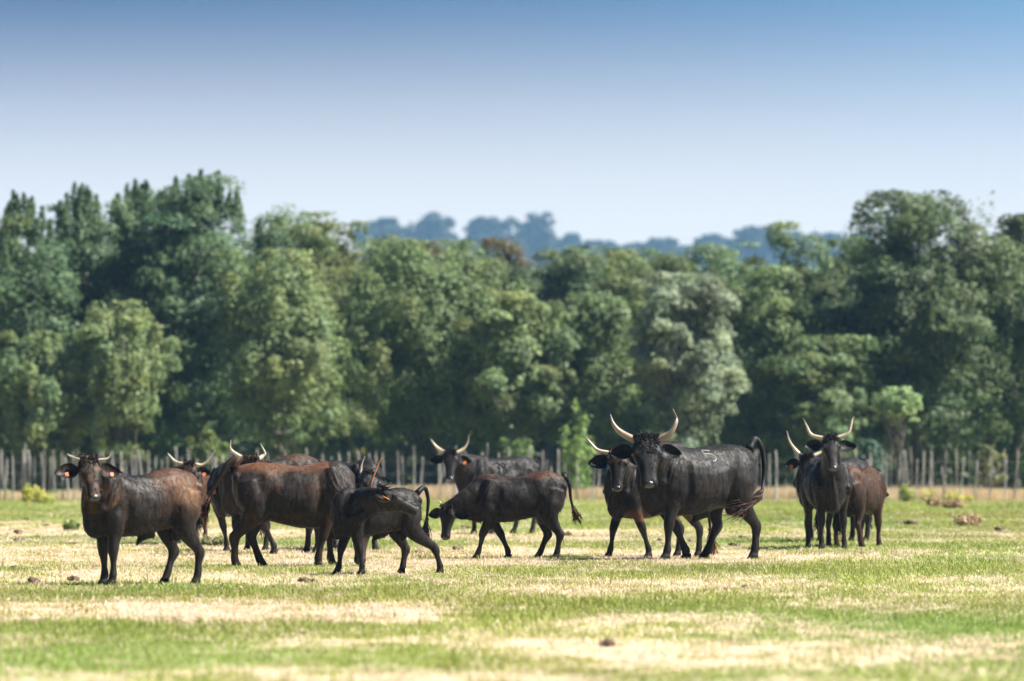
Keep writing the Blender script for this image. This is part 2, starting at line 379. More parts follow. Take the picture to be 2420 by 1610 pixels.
def tree(label, cx, cy, h, rad, base, nleaf, col, leaf=.125, kind='round', name='tree', group='trees beyond the fence', nclump=70, z0=0., trunk_r=.16, colvar=.25, lean=0.):
    root = empty(name, (cx, cy, z0), rng.uniform(0, 6.28)); tag(root, label, 'tree', group)
    cz = base + (h - base) * .5; hz_ = (h - base) * .5
    # clump centres spread through the crown, most of them near its skin
    cl = []
    nclump = int(nclump * 1.9)
    while len(cl) < nclump:
        d = unit(rng.normal(size=3)); q = rng.uniform(.35, 1) ** .55
        rr = 1.0
        if kind == 'poplar': rr = 1.0 + .10 * max(0, d[2])
        if kind == 'willow': rr = 1.0 + .08 * math.sin(5 * math.atan2(d[1], d[0]))
        rr *= .86 + .62 * mnoise.noise(Vector(d * 1.7) + Vector((cx, cy, h)))* 1.0 + .05
        k_ = 1 if kind == 'willow' else (abs(d[0]) ** 2.6 + abs(d[1]) ** 2.6 + abs(d[2]) ** 2.6) ** (-1 / 2.6)
        p = np.array([d[0] * rad * q * rr * k_, d[1] * rad * q * rr * k_, cz + d[2] * hz_ * q * min(1.02, rr) * k_])
        cl.append((p, rng.uniform(.07, .24) * (rad + hz_) * .5 * (1.35 - .45 * q), d))
    spikes = []
    if kind == 'poplar':
        for i in range(24):
            an = rng.uniform(0, 6.28); q = rng.uniform(.05, .9)
            zz = cz + hz_ * math.sqrt(max(0, 1 - q * q)) * .93
            spikes.append((np.array([math.cos(an) * rad * q, math.sin(an) * rad * q, zz]), rng.uniform(.5, 1.15)))
    wts = np.array([c[1] ** 2 for c in cl]); wts /= wts.sum()
    nleaf = int(nleaf * 2.3)
    cnt = rng.multinomial(int(nleaf * .74 * (.9 if spikes else 1)), wts)
    P = []; Q = []; C = []
    for (p, r, d), m in zip(cl, cnt):
        u = rng.normal(size=(m, 3)); u /= np.linalg.norm(u, axis=1)[:, None]
        u[:, 2] = np.where(u[:, 2] < -.35, -u[:, 2], u[:, 2])
        rr = r * rng.uniform(.35, 1.12, m)[:, None] ** .6
        st = (np.array([1.05, 1.05, .8]) if kind != 'willow' else np.array([.8, .8, 1.25])) * rng.uniform(.6, 1.4, 3)
        P.append(p + u * rr * st)
        Q.append(u * .9 + d * .5 + np.array([0, 0, .35]) + rng.normal(size=(m, 3)) * .55)
        g = rng.uniform(1 - colvar, 1 + colvar); hue = rng.normal(0, .065 if col[2] < .15 else .035)
        c = np.array(col) * g * np.array([1 + hue, 1, 1 - hue])
        C.append(np.clip(c * (1 + rng.normal(0, .15, (m, 1))), .004, .6))
    m = int(nleaf * .30); u = rng.normal(size=(m, 3)); u /= np.linalg.norm(u, axis=1)[:, None]
    q = rng.uniform(.1, 1.0, m)[:, None] ** .5
    pq = u * q * np.array([rad, rad, hz_]) * (.62 + .75 * vnoise3(u * 2.6 + h, 19) * vnoise3(u * 6 + h, 20) ** .5)[:, None]; pq[:, 2] += cz
    keep = vnoise3(pq * 1.3 + h, 17) > .40; pq = pq[keep]; u = u[keep]; m = len(pq)
    P.append(pq); Q.append(u + np.array([0, 0, .4]) + rng.normal(size=(m, 3)) * .7)
    C.append(np.clip(np.array(col) * (.75 + .6 * vnoise3(pq * .9 + 5, 18))[:, None] * (1 + rng.normal(0, .15, (m, 1))), .004, .6))
    for p, ln in spikes:
        m = int(nleaf * .13 / len(spikes)) + 1
        q = rng.uniform(0, 1, m); an = rng.uniform(0, 6.28, m); w_ = (.30 * (1 - q) + .03) * rng.uniform(.3, 1, m)
        P.append(np.stack([p[0] + np.cos(an) * w_, p[1] + np.sin(an) * w_, p[2] - .35 + q * (ln + .3)], 1))
        Q.append(np.stack([np.cos(an), np.sin(an), np.full(m, .4)], 1) + rng.normal(size=(m, 3)) * .5)
        C.append(np.clip(np.array(col) * rng.uniform(.7, 1.1) * (1 + rng.normal(0, .2, (m, 1))), .004, .6))
    P = np.concatenate(P); Q = np.concatenate(Q); C = np.concatenate(C)
    P[:, 2] *= h / np.percentile(P[:, 2], 98.7)
    if kind != 'poplar': ok = P[:, 2] < h * 1.02; P = P[ok]; Q = Q[ok]; C = C[ok]
    P[:, :2] *= rad / np.percentile(np.abs(P[:, :2]), 98.8)
    P[:, 2] = np.maximum(P[:, 2], .15); P[:, 0] += lean * P[:, 2]
    link('crown', leaf_mesh('crown', P, Q, leaf * rng.uniform(.6, 1.25, len(P)), C), M['leaf'], root)
    mb = MB(); top = np.array([lean * h * .75, 0, h * .75])
    pts = limb_tube(mb, (0, 0, -.1), top, trunk_r, trunk_r * .22, .12, 8, 6)
    order = rng.permutation(len(cl))[:min(16, nclump // 4)]
    for i in order:
        p = cl[i][0].copy(); p[0] += lean * p[2]
        j = 1 + int(np.clip(p[2] / h * 5 - 1.3, 0, 4))
        limb_tube(mb, pts[j], p, trunk_r * (.5 - .05 * j), .018, .25, 5, 3)
    tr = mb.build('trunk', M['bark'], root)
    return root
def ptree(label, px, top, wpx, d, base, nleaf, col, **kw):
    s = F / d
    return tree(label, wx(px, d), d, (HY - top) / s + CH, wpx / 2 / s, base, nleaf, col, **kw)
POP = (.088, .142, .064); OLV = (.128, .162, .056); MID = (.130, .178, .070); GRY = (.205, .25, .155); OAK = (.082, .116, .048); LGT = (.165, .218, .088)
# front rank
ptree('tall dark poplar at the far left edge with spiky shoots on top', 40, 490, 300, 178, 1.0, 15000, POP, kind='poplar', name='poplar_tree', trunk_r=.2)
ptree('dark poplar with a pointed spire, second from the left edge', 205, 470, 290, 181, 1.3, 15000, POP, kind='poplar', name='poplar_tree', trunk_r=.2)
ptree('tallest dark poplar, its spiky top the highest of the whole wood', 470, 432, 400, 180, 1.0, 24000, POP, kind='poplar', name='poplar_tree', nclump=100, trunk_r=.22)
ptree('dark poplar between the pointed spire and the tallest poplar', 345, 455, 300, 183, 1.2, 15000, POP, kind='poplar', name='poplar_tree', trunk_r=.2)
ptree('pale green bushy poplar leaning out over the brown cow', 660, 600, 300, 174, .9, 15000, LGT, kind='willow', name='poplar_tree', trunk_r=.15)
ptree('light green spreading willow in the middle of the wood', 1010, 580, 480, 178, .8, 26000, MID, kind='willow', name='willow_tree', nclump=110, trunk_r=.14)
ptree('yellowish bushy tree right of the middle willow', 1200, 700, 260, 176, .7, 12000, LGT, name='leafy_tree', trunk_r=.12)
ptree('mid green rounded tree behind the black bull horns', 1390, 700, 280, 177, .8, 13000, MID, name='leafy_tree', trunk_r=.12)
ptree('pale grey-green tree with washed out leaves behind the bull', 1615, 655, 270, 174, .5, 20000, GRY, kind='round', name='silver_tree', trunk_r=.14, colvar=.3)
ptree('mid green tree right of the pale grey-green tree', 1800, 640, 270, 177, .6, 14000, MID, name='leafy_tree', trunk_r=.13)
ptree('bushy green tree left of the big round oak', 1930, 800, 240, 175, .5, 10000, MID, name='leafy_tree', trunk_r=.1)
ptree('big dark round oak at the right', 2185, 470, 470, 178, .8, 30000, OAK, name='oak_tree', nclump=130, trunk_r=.25)
ptree('dark oak cut by the right edge of the view', 2400, 520, 330, 180, .8, 16000, OAK, name='oak_tree', trunk_r=.2)
ptree('low pale green poplar thicket at the foot of the dark poplars, above the young bull', 110, 790, 250, 172, .5, 10000, LGT, kind='willow', name='poplar_tree', trunk_r=.08)
ptree('pale green young poplar in front of the gap between the dark poplars', 285, 720, 250, 172, .6, 12000, LGT, kind='willow', name='poplar_tree', trunk_r=.1)
ptree('broad green tree closing the notch beside the big oak', 2005, 572, 270, 198, .8, 14000, MID, name='leafy_tree')
# second rank
ptree('olive green tree whose top shows right of the poplars', 680, 514, 300, 196, .8, 15000, OLV, name='olive_green_tree')
ptree('olive green tree filling the notch between two olive tops', 765, 536, 250, 197, .8, 13000, OLV, name='olive_green_tree')
ptree('olive green tree under the leftmost far blue tree', 840, 556, 300, 198, .8, 14000, OLV, name='olive_green_tree')
ptree('olive tree with rusty tips beside the second far blue tree', 960, 584, 240, 200, .8, 11000, (.10, .088, .030), name='olive_green_tree')
ptree('tree with rusty brown top under the isolated far blue tree', 1175, 574, 240, 202, .8, 11000, (.10, .085, .032), name='olive_green_tree')
ptree('broad green tree filling the middle of the skyline', 1090, 578, 300, 201, .8, 14000, MID, name='leafy_tree')
ptree('broad olive tree under the dip of the far blue wood', 1390, 596, 330, 203, .8, 15000, OLV, name='leafy_tree')
ptree('green tree between the rusty top and the dip of the far wood', 1510, 600, 260, 205, .8, 12000, MID, name='leafy_tree')
ptree('dark green tree behind the mid green rounded tree', 1300, 610, 300, 199, .8, 13000, OAK, name='leafy_tree')
ptree('dull green tree behind the pale grey-green tree, left side', 1450, 615, 260, 200, .8, 11000, OLV, name='leafy_tree')
ptree('olive tree with a yellowish top above the pale grey-green tree', 1585, 600, 230, 203, .8, 11000, OLV, name='olive_green_tree')
ptree('green tree behind the pale grey-green tree, right side', 1720, 585, 290, 199, .8, 14000, MID, name='leafy_tree')
ptree('slim green tree rising before the far blue wood, left of the big oak', 1880, 540, 230, 197, .8, 13000, MID, name='leafy_tree')
ptree('dark tree filling the gap left of the big oak', 2030, 650, 280, 196, .8, 12000, OAK, name='leafy_tree')
ptree('dark tree behind the poplars at the left edge', 110, 560, 380, 198, .8, 14000, OAK, name='leafy_tree')
ptree('dark tree behind the tallest poplar', 420, 560, 420, 200, .8, 14000, OAK, name='leafy_tree')
ptree('dark tree behind the oak cut by the right edge', 2330, 600, 400, 199, .8, 14000, OAK, name='leafy_tree')
# third rank closes the wood
for i, (px, top, wd) in enumerate(((20, 640, 420), (330, 620, 420), (620, 640, 420), (900, 660, 420), (1180, 680, 420), (1460, 700, 420), (1720, 690, 420), (1990, 700, 420), (2270, 640, 420))):
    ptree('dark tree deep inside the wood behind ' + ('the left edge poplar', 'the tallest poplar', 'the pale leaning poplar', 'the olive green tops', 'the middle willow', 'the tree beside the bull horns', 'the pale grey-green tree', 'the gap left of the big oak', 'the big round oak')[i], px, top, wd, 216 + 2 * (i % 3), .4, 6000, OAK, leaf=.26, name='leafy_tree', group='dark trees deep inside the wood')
# undergrowth: brambles and low branches that close the wood down to the ground
n = 52000; x = rng.uniform(-26, 26, n); y = 201 + 12 * rng.uniform(0, 1, n)
hh = 1.2 + 2.4 * vnoise2(x * .55, y * .2, 51)
P = np.stack([x, y, hh * rng.uniform(0, 1, n) ** .8], 1)
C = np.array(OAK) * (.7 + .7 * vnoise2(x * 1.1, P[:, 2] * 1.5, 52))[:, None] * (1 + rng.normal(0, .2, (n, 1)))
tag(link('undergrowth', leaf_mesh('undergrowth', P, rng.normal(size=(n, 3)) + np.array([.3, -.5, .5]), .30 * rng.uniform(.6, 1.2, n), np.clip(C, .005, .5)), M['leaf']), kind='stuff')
# underwood
ub = [(60, 900, 260), (300, 880, 300), (560, 900, 300), (800, 880, 280), (1050, 890, 300), (1290, 880, 300), (1500, 890, 260), (1740, 880, 280), (1980, 900, 260), (2230, 890, 300), (2420, 900, 220)]
UBL = ['at the left edge', 'under the dark poplars', 'under the tallest poplar', 'under the pale leaning poplar', 'under the middle willow', 'behind the slender sapling', 'under the pale grey-green tree',
       'right of the pale grey-green tree', 'left of the big round oak', 'under the big round oak', 'at the right edge']
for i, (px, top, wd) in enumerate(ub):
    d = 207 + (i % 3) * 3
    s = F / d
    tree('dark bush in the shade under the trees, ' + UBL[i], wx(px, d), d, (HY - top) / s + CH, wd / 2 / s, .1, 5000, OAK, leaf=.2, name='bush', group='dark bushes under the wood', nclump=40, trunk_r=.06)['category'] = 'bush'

# far blue wood on the hill
far = [(905, 520, 120), (1020, 508, 110), (965, 552, 90), (1085, 568, 80), (1160, 518, 115), (1215, 568, 60), (1272, 508, 100), (1345, 556, 50), (1395, 572, 70),
       (1440, 575, 60), (1500, 578, 80), (1560, 566, 80), (1620, 585, 70), (1680, 558, 80), (1735, 568, 60), (1790, 540, 110), (1850, 548, 80), (1910, 556, 90), (1970, 555, 70), (2030, 556, 80)]
flab = ['first far blue tree from the left, above the olive trees', 'second far blue tree, tall and bushy', 'low far blue tree between the two bushy ones', 'low far blue tree left of the rusty top',
        'far blue tree above the rusty top', 'low far blue tree left of the isolated round one', 'isolated round far blue tree with gaps of sky', 'small domed far blue tree right of the isolated one',
        'low far tree in the dip of the skyline']
for i, (px, top, wd) in enumerate(far):
    d = (1200 + (i * 37 % 90) - 40) * FAR; s = F / d
    zt = (HY - top) / s + CH; g = float(hill_z(np.array([wx(px, d)]), np.array([float(d)]))[0]) - .3
    hh = max(9.0, zt - g)
    lab = flab[i] if i < 8 else 'far blue tree ' + ('where the skyline starts to dip', 'at the lowest point of the skyline', 'just right of the lowest skyline', 'straight above the bull horns', 'above the yellowish olive top',
         'left of the highest blue crown', 'crowding the highest blue crown on its left', 'forming the highest blue crown at the right', 'behind the slim green tree', 'right of the slim green tree', 'halfway to the big oak', 'touching the big oak')[i - 8]
    tree(lab, wx(px, d), d, hh, wd / 1.9 / s, hh * .05, 4500, (.020, .038, .018), leaf=1.0 * FAR, name='far_tree', group='far blue trees on the skyline', nclump=40, z0=g, trunk_r=.5, colvar=.2)

n = 26000; x = rng.uniform(-130, 130, n) * FAR; y = rng.uniform(1240, 1330, n) * FAR
hh = (.8 + 2.4 * vnoise2(x * .16 / FAR, y * .02 / FAR, 61)) * FAR
P = np.stack([x, y, hill_z(x, y) + hh * rng.uniform(0, 1, n) ** .8], 1)
C = np.array((.020, .038, .018)) * (.7 + .6 * vnoise2(x * .3 / FAR, P[:, 2] * .4 / FAR, 62))[:, None] * (1 + rng.normal(0, .2, (n, 1)))
tag(link('far_woods', leaf_mesh('far_woods', P, rng.normal(size=(n, 3)) + np.array([.3, -.5, .6]), 1.5 * FAR * .7 * rng.uniform(.6, 1.2, n), np.clip(C, .005, .5)), M['leaf']), kind='stuff')

# ------------------------------------------------------------------ fences
def post_mesh(seed):
    r = np.random.default_rng(seed); V = []
    n = 7; bx, by = r.normal(0, .012, 2)
    for i, z in enumerate((-.15, .0, .3, .6, .85, 1.0)):
        k = 1 - .25 * z; th = np.linspace(0, 2 * np.pi, n, endpoint=False)
        rad = .036 * k * (1 + r.normal(0, .12, n)); zz = np.full(n, z)
        if i == 5: zz = z + .05 * np.cos(th + r.uniform(0, 6)); rad = rad * .75
        V.append(np.stack([np.cos(th) * rad + bx * math.sin(z * 3), np.sin(th) * rad + by * math.sin(z * 3), zz], 1))
    v, f = rings(V); me = mesh_np('fence_post', v, f, False); me.materials.append(M['post']); return me
PM = [post_mesh(i) for i in range(8)]
def fence(label, d, posts, name='post_fence'):
    root = empty(name, (0, d, 0)); tag(root, label, 'fence')
    s = F / d
    for px, top, lean in posts:
        o = link('fence_post', random.choice(PM), None, root)
        hgt = (HY - top) / s + CH
        o.location = (wx(px, d), random.uniform(-.06, .06), 0); o.scale = (random.uniform(.5, .95),) * 2 + (hgt,)
        o.rotation_euler = (random.gauss(0, .02), lean, random.uniform(0, 6.28)) if False else (random.gauss(0, .02), lean, 0)
    xs = [wx(p[0], d) for p in posts]
    for z in (.35, .7, 1.02):
        mb = MB(); pts = []
        for i, x in enumerate(np.linspace(min(xs), max(xs), 60)): pts.append((x, -.05 + .01 * math.sin(i), z + .02 * math.sin(i * 1.7), .0028, .0028))
        mb.add(*tube(pts, (0, 0, 1), 4, 1)); mb.build('wire', M['wire'], root)
    return root
front = []
px = -60.
while px < 560: front.append((px, 1080 + random.gauss(0, 9), random.gauss(0, .05))); px += random.uniform(11, 23)
front += [(58, 1052, .01), (70, 1068, -.02), (285, 1072, .0)]
while px < 1480: front.append((px, 1080 + random.gauss(0, 13), random.gauss(0, .07))); px += random.choice((14, 20, 26, 34, 48)) + random.uniform(-4, 4)
while px < 2080: front.append((px, 1076 + random.gauss(0, 7), random.gauss(0, .04))); px += random.choice((18, 26, 36, 50)) + random.uniform(-4, 4)
front += [(2094, 1071, .0), (2126, 1074, .02), (2146, 1068, -.05), (2160, 1088, .08), (2193, 1088, .07), (2230, 1104, -.06), (2264, 1082, .13), (2300, 1092, .1), (2338, 1085, .04), (2373, 1088, .05), (2394, 1067, .11), (2430, 1080, 0), (2465, 1074, .03)]
fence('front fence of grey weathered stakes, dense pickets at its left end', 150.0, front)
back = []; px = -40.
while px < 2480: back.append((px, 1068 + random.gauss(0, 5), random.gauss(0, .03))); px += random.uniform(24, 66) if px < 2000 else random.uniform(20, 34)
fence('second fence of thinner grey stakes just behind the front one', 164.0, back)

# ------------------------------------------------------------------ grass (uncountable): clumps instanced on points
def clump(name, n, rad, hmin, hmax, wid, lean, cols, seed, curl=.0):
    r = np.random.default_rng(seed)
    an = r.uniform(0, 6.28, n); q = np.sqrt(r.uniform(0, 1, n)) * rad
    bx = np.cos(an) * q; by = np.sin(an) * q; h = r.uniform(hmin, hmax, n); la = r.uniform(0, 6.28, n); le = np.abs(r.normal(0, lean, n)) if lean < 1 else r.normal(lean, .3, n)
    dx = np.cos(la) * np.sin(le) * h; dy = np.sin(la) * np.sin(le) * h; dz = np.maximum(np.cos(le), .06) * h
    fa = r.uniform(0, 6.28, n); sx = np.cos(fa) * wid; sy = np.sin(fa) * wid
    b = np.stack([bx, by, np.full(n, -.005)], 1); sd_ = np.stack([sx, sy, 0 * sx], 1)
    mid = b + np.stack([dx * .4, dy * .4, dz * .6], 1); tip = b + np.stack([dx, dy, dz * (1 - curl * r.uniform(0, 1, n))], 1)
    v = np.stack([b - sd_ * .5, b + sd_ * .5, mid + sd_ * .42, mid - sd_ * .42, tip, tip], 1)
    v[:, 5] = tip + sd_ * .05
    f = (np.arange(n)[:, None] * 6)
    quads = np.concatenate([f + np.array([0, 1, 2, 3]), f + np.array([3, 2, 5, 4])])
    me = mesh_np(name, v.reshape(-1, 3), quads, False)
    c = np.array(cols)[r.integers(0, len(cols), n)] * (1 + r.normal(0, .15, (n, 1)))
    set_col(me, 'col', np.repeat(np.clip(c, .01, .8), 6, axis=0)); me.materials.append(M['grass'])
    return bpy.data.objects.new(name, me)
GREEN = [(.19, .265, .052), (.23, .31, .066), (.155, .23, .038), (.28, .32, .105)]
STRAW = [(.56, .44, .33), (.49, .38, .28), (.63, .515, .405), (.40, .305, .22), (.30, .29, .14)]
TALL = [(.50, .37, .24), (.42, .30, .19), (.56, .44, .30), (.36, .30, .15)]
gcol = bpy.data.collections.new('grass_sources')
NG, NS, NT, NHY = 4, 4, 3, 2
for i in range(NG): gcol.objects.link(clump('grass_a%d' % i, 70, .19, .025, .068, .006, .6, GREEN, 100 + i, .2))
for i in range(NS): gcol.objects.link(clump('grass_b%d' % i, 64, .22, .02, .085, .006, 1.3, STRAW, 200 + i, .4))
for i in range(NT): gcol.objects.link(clump('grass_c%d' % i, 60, .25, .18, .50, .008, .22, TALL, 300 + i, .1))
for i in range(NHY): gcol.objects.link(clump('grass_d%d' % i, 60, .22, .06, .16, .006, 1.35, STRAW[:4], 400 + i, .3))
def gn_scatter(name, P, idx, rot, scl, tint):
    me = mesh_np(name, P, [], False)
    a = me.attributes.new('idx', 'INT', 'POINT'); a.data.foreach_set('value', idx.astype(np.int32))
    a = me.attributes.new('rot', 'FLOAT_VECTOR', 'POINT'); a.data.foreach_set('vector', rot.astype(np.float32).ravel())
    a = me.attributes.new('scl', 'FLOAT_VECTOR', 'POINT'); a.data.foreach_set('vector', scl.astype(np.float32).ravel())
    set_col(me, 'tint', tint)
    o = link(name, me)
    ng = bpy.data.node_groups.new(name, 'GeometryNodeTree')
    ng.interface.new_socket('Geometry', in_out='INPUT', socket_type='NodeSocketGeometry')
    ng.interface.new_socket('Geometry', in_out='OUTPUT', socket_type='NodeSocketGeometry')
    gi = N(ng, 'NodeGroupInput'); go = N(ng, 'NodeGroupOutput')
    ci = N(ng, 'GeometryNodeCollectionInfo'); ci.inputs['Collection'].default_value = gcol
    ci.inputs['Separate Children'].default_value = True; ci.inputs['Reset Children'].default_value = True
    ip = N(ng, 'GeometryNodeInstanceOnPoints'); ip.inputs['Pick Instance'].default_value = True
    def na(nm, ty): n = N(ng, 'GeometryNodeInputNamedAttribute', data_type=ty); n.inputs[0].default_value = nm; return n.outputs[0]
    k = ng.links.new
    k(gi.outputs[0], ip.inputs['Points']); k(ci.outputs[0], ip.inputs['Instance']); k(na('idx', 'INT'), ip.inputs['Instance Index'])
    k(na('rot', 'FLOAT_VECTOR'), ip.inputs['Rotation']); k(na('scl', 'FLOAT_VECTOR'), ip.inputs['Scale'])
    k(ip.outputs[0], go.inputs[0])
    m = o.modifiers.new('scatter', 'NODES'); m.node_group = ng
    tag(o, kind='stuff'); return o
def wedge(n, d0, d1, margin=5.0):
    u = rng.uniform(0, 1, n); y = np.sqrt(d0 * d0 + u * (d1 * d1 - d0 * d0)); hw = .0905 * y + margin
    return rng.uniform(-1, 1, n) * hw, y
gxp = []; gyp = []
for n, d0, d1 in ((11000, 28, 45), (16000, 45, 62), (22000, 62, 85), (20000, 85, 118), (18000, 118, 152)):
    x, y = wedge(n, d0, d1); gxp.append(x); gyp.append(y)
gxp = np.concatenate(gxp); gyp = np.concatenate(gyp); n = len(gxp)
dry = dry_field(gxp, gyp); isdry = rng.uniform(0, 1, n) < .06 + .88 * dry
idx = np.where(isdry, NG + rng.integers(0, NS, n), rng.integers(0, NG, n))
lush = .65 + .9 * vnoise2(gxp * .8, gyp * .3, 21)
sz = np.where(isdry, rng.uniform(.7, 1.25, n), rng.uniform(.6, 1.2, n) * lush) * np.clip(gyp / 75, .95, 1.5)
tv = .82 + .36 * vnoise2(gxp * .5, gyp * .2, 31)
yel = vnoise2(gxp * .35, gyp * .15, 33)
tint = np.stack([tv * np.where(isdry, 1.0, .95 + .4 * yel), tv, tv * np.ones(n)], 1)
gn_scatter('grass', np.stack([gxp, gyp, np.zeros(n)], 1), idx,
           np.stack([rng.normal(0, .06, n), rng.normal(0, .06, n), rng.uniform(0, 6.28, n)], 1),
           np.stack([sz, sz, sz * rng.uniform(.6, 1.1, n) / np.clip(gyp / 75, .95, 1.5) * np.where(isdry, .95, .78) * np.where(rng.uniform(0, 1, n) < .05, 1.7, 1)], 1), tint)
# tall dry grass along the fence
n = 4200
x = rng.uniform(-18, 18, n); y = 153 + np.abs(rng.normal(0, 1, n)) * 6.0
hs = (.3 + .7 * vnoise2(x * .5, y * .3, 41)) * np.where(x < -8, .75, 1)
gn_scatter('dry_grass', np.stack([x, y, 0 * x], 1), NG + NS + rng.integers(0, NT, n), np.stack([0 * x, 0 * x, rng.uniform(0, 6.28, n)], 1),
           np.stack([hs * 1.3, hs * 1.3, hs], 1), np.stack([.8 + .4 * rng.uniform(0, 1, n)] * 3, 1))
# loose hay
hxp = []; hyp = []
for px, py, sx, sy, k in ((720, 1335, 110, 8, 260), (870, 1338, 60, 6, 120), (1150, 1330, 120, 9, 120), (1700, 1330, 120, 6, 120), (1480, 1322, 90, 7, 90), (330, 1330, 170, 14, 90), (2150, 1332, 220, 8, 110), (600, 1300, 300, 10, 80), (1800, 1355, 300, 12, 60), (300, 1450, 300, 20, 60)):
    qx = rng.normal(px, sx, k); qy = np.maximum(rng.normal(py, sy, k), 1250); dd = dist_of(qy); hxp.append(wx(qx, dd)); hyp.append(dd)
hxp = np.concatenate(hxp); hyp = np.concatenate(hyp); n = len(hxp)
sz = rng.uniform(.5, 1.1, n)
gn_scatter('loose_hay', np.stack([hxp, hyp, 0 * hxp + .01], 1), NG + NS + NT + rng.integers(0, NHY, n), np.stack([0 * hxp, 0 * hxp, rng.uniform(0, 6.28, n)], 1),
           np.stack([sz, sz, sz * .55], 1), np.stack([rng.uniform(.85, 1.15, n)] * 3, 1))

# ------------------------------------------------------------------ small plants, dung
def sapling(name, label, px, top, wpx, d, base, nleaf, col, cat, leaf=.1, nclump=26, stems=1, trunk_r=.045, kind='round', trunk_mat='bark', group=None):
    s = F / d; h = (HY - top) / s + CH; rad = wpx / 2 / s
    o = tree(label, wx(px, d), d, h, rad, base, nleaf, col, leaf=leaf, kind=kind, name=name, group=group, nclump=nclump, trunk_r=trunk_r)
    o['category'] = cat
    return o
sapling('young_tree', 'small pale round-headed sapling on a thin trunk behind the right fence', 2118, 918, 108, 158, 2.0, 2600, (.27, .38, .17), 'sapling', leaf=.10, trunk_r=.04)
sapling('shrub', 'sparse yellowish shrub among the fence stakes at the far right', 2338, 1056, 70, 157, .2, 650, (.20, .21, .09), 'shrub', leaf=.09, nclump=16)
sapling('shrub', 'bluish green bush behind the fence, right of the long-horned cow', 2058, 1042, 80, 172, .3, 800, (.08, .14, .09), 'shrub', leaf=.12, nclump=14)
sapling('shrub', 'bright green bush seen over the back of the cow marked 78', 1225, 1040, 90, 170, .2, 900, (.13, .20, .06), 'shrub', leaf=.12, nclump=16)
sapling('shrub', 'pale bush catching the sun under the wood, right of the poplars', 490, 1022, 110, 169, .3, 1500, (.12, .16, .04), 'shrub', leaf=.13, nclump=22)
def herb(label, px, top, wpx, py, nleaf, col, cat='plant', leaf=.06, name='plant', flat=1.0):
    d = dist_of(py); s = F / d; h = max(.12, (py - top) / s); rad = wpx / 2 / s
    root = empty(name, (wx(px, d), d, 0)); tag(root, label, cat)
    P = []; Q = []
    ns = max(6, int(wpx / 4)); mb = MB()
    for i in range(ns):
        an = rng.uniform(0, 6.28); q = math.sqrt(rng.uniform(0, 1)) * rad
        b0 = np.array([math.cos(an) * q * .6, math.sin(an) * q * .6, -.02]); t0 = np.array([math.cos(an) * q, math.sin(an) * q, h * rng.uniform(.55, 1.0) * (1 - .3 * q / rad)])
        mb.add(*tube([(*b0, .006, .006), (*((b0 + t0) / 2), .005, .005), (*t0, .002, .002)], (1, .2, 0), 4, 1))
        m = nleaf // ns; f = rng.uniform(.15, 1.02, m)[:, None]
        P.append(b0 + (t0 - b0) * f + rng.normal(size=(m, 3)) * np.array([1, 1, .7]) * rad * .16); Q.append(rng.normal(size=(m, 3)) + np.array([0, 0, .7]))
    P = np.concatenate(P); Q = np.concatenate(Q); P[:, 2] = np.maximum(P[:, 2], .01)
    C = np.clip(np.array(col) * (1 + rng.normal(0, .22, (len(P), 1))), .01, .7)
    mb.build('stem', M['stem'], root)
    link('foliage', leaf_mesh('foliage', P, Q, leaf * rng.uniform(.6, 1.3, len(P)), C), M['plant'], root)
    return root
M['stem'] = mat_noise('plant_stem', (.10, .10, .04), (.2, .19, .08), 20, .8)
herb('slender bright green sapling with pointed shoots left of the bull', 1362, 925, 74, 1176, 1500, (.20, .30, .09), 'sapling', .10, 'young_tree')
herb('yellow flowering weed at the foot of the left pickets, the tall one', 70, 1130, 34, 1190, 420, (.42, .42, .06))
herb('yellow flowering weed beside the tall one at the left pickets', 95, 1146, 36, 1192, 420, (.48, .47, .10))
herb('low yellow-green weed right of the flowering weeds at the left pickets', 122, 1165, 50, 1193, 260, (.30, .34, .06))
herb('yellow-green weed at the foot of the fence right of the dark calf', 2142, 1137, 34, 1188, 420, (.34, .38, .08))
herb('low yellow flowering weed along the right fence, before a leaning stake', 2190, 1147, 44, 1186, 300, (.46, .42, .12))
herb('low yellow flowering weed along the right fence, under the shortest stake', 2252, 1156, 52, 1186, 340, (.44, .42, .10))
herb('low yellow weed patch right of the most tilted stake', 2285, 1164, 36, 1187, 220, (.44, .42, .10))
herb('brown dead tussock in front of the right fence, the left one', 2202, 1172, 44, 1200, 420, (.30, .21, .12), 'tussock', .07, 'tussock')
herb('brown dead tussock in front of the right fence, under the short stake', 2250, 1176, 50, 1205, 420, (.30, .20, .12), 'tussock', .07, 'tussock')
herb('wide pale brown tussock in the green grass at the right', 2285, 1212, 74, 1245, 520, (.36, .25, .15), 'tussock', .06, 'tussock')
herb('dark green thistle tuft in the grass before the left pickets', 168, 1225, 40, 1256, 420, (.15, .21, .06), 'plant', .06)
herb('dry grey-green weed on the straw behind the brown cow tail', 505, 1262, 66, 1293, 420, (.20, .20, .09), 'plant', .05)
def dung_mesh(seed):
    r = np.random.default_rng(seed); mb = MB()
    for i in range(5):
        a = r.uniform(0, 6.28); q = r.uniform(0, .07)
        v, f = blob((math.cos(a) * q, math.sin(a) * q, .02 + r.uniform(0, .025)), (r.uniform(.04, .08), r.uniform(.04, .08), r.uniform(.025, .05)), n=8, m=6)
        v = v * (1 + .12 * r.normal(size=(len(v), 1)))
        mb.add(v, f)
    me = mesh_np('dung_pat', np.concatenate(mb.v), mb.f, True); me.materials.append(M['dung']); return me
DM = [dung_mesh(i) for i in range(5)]
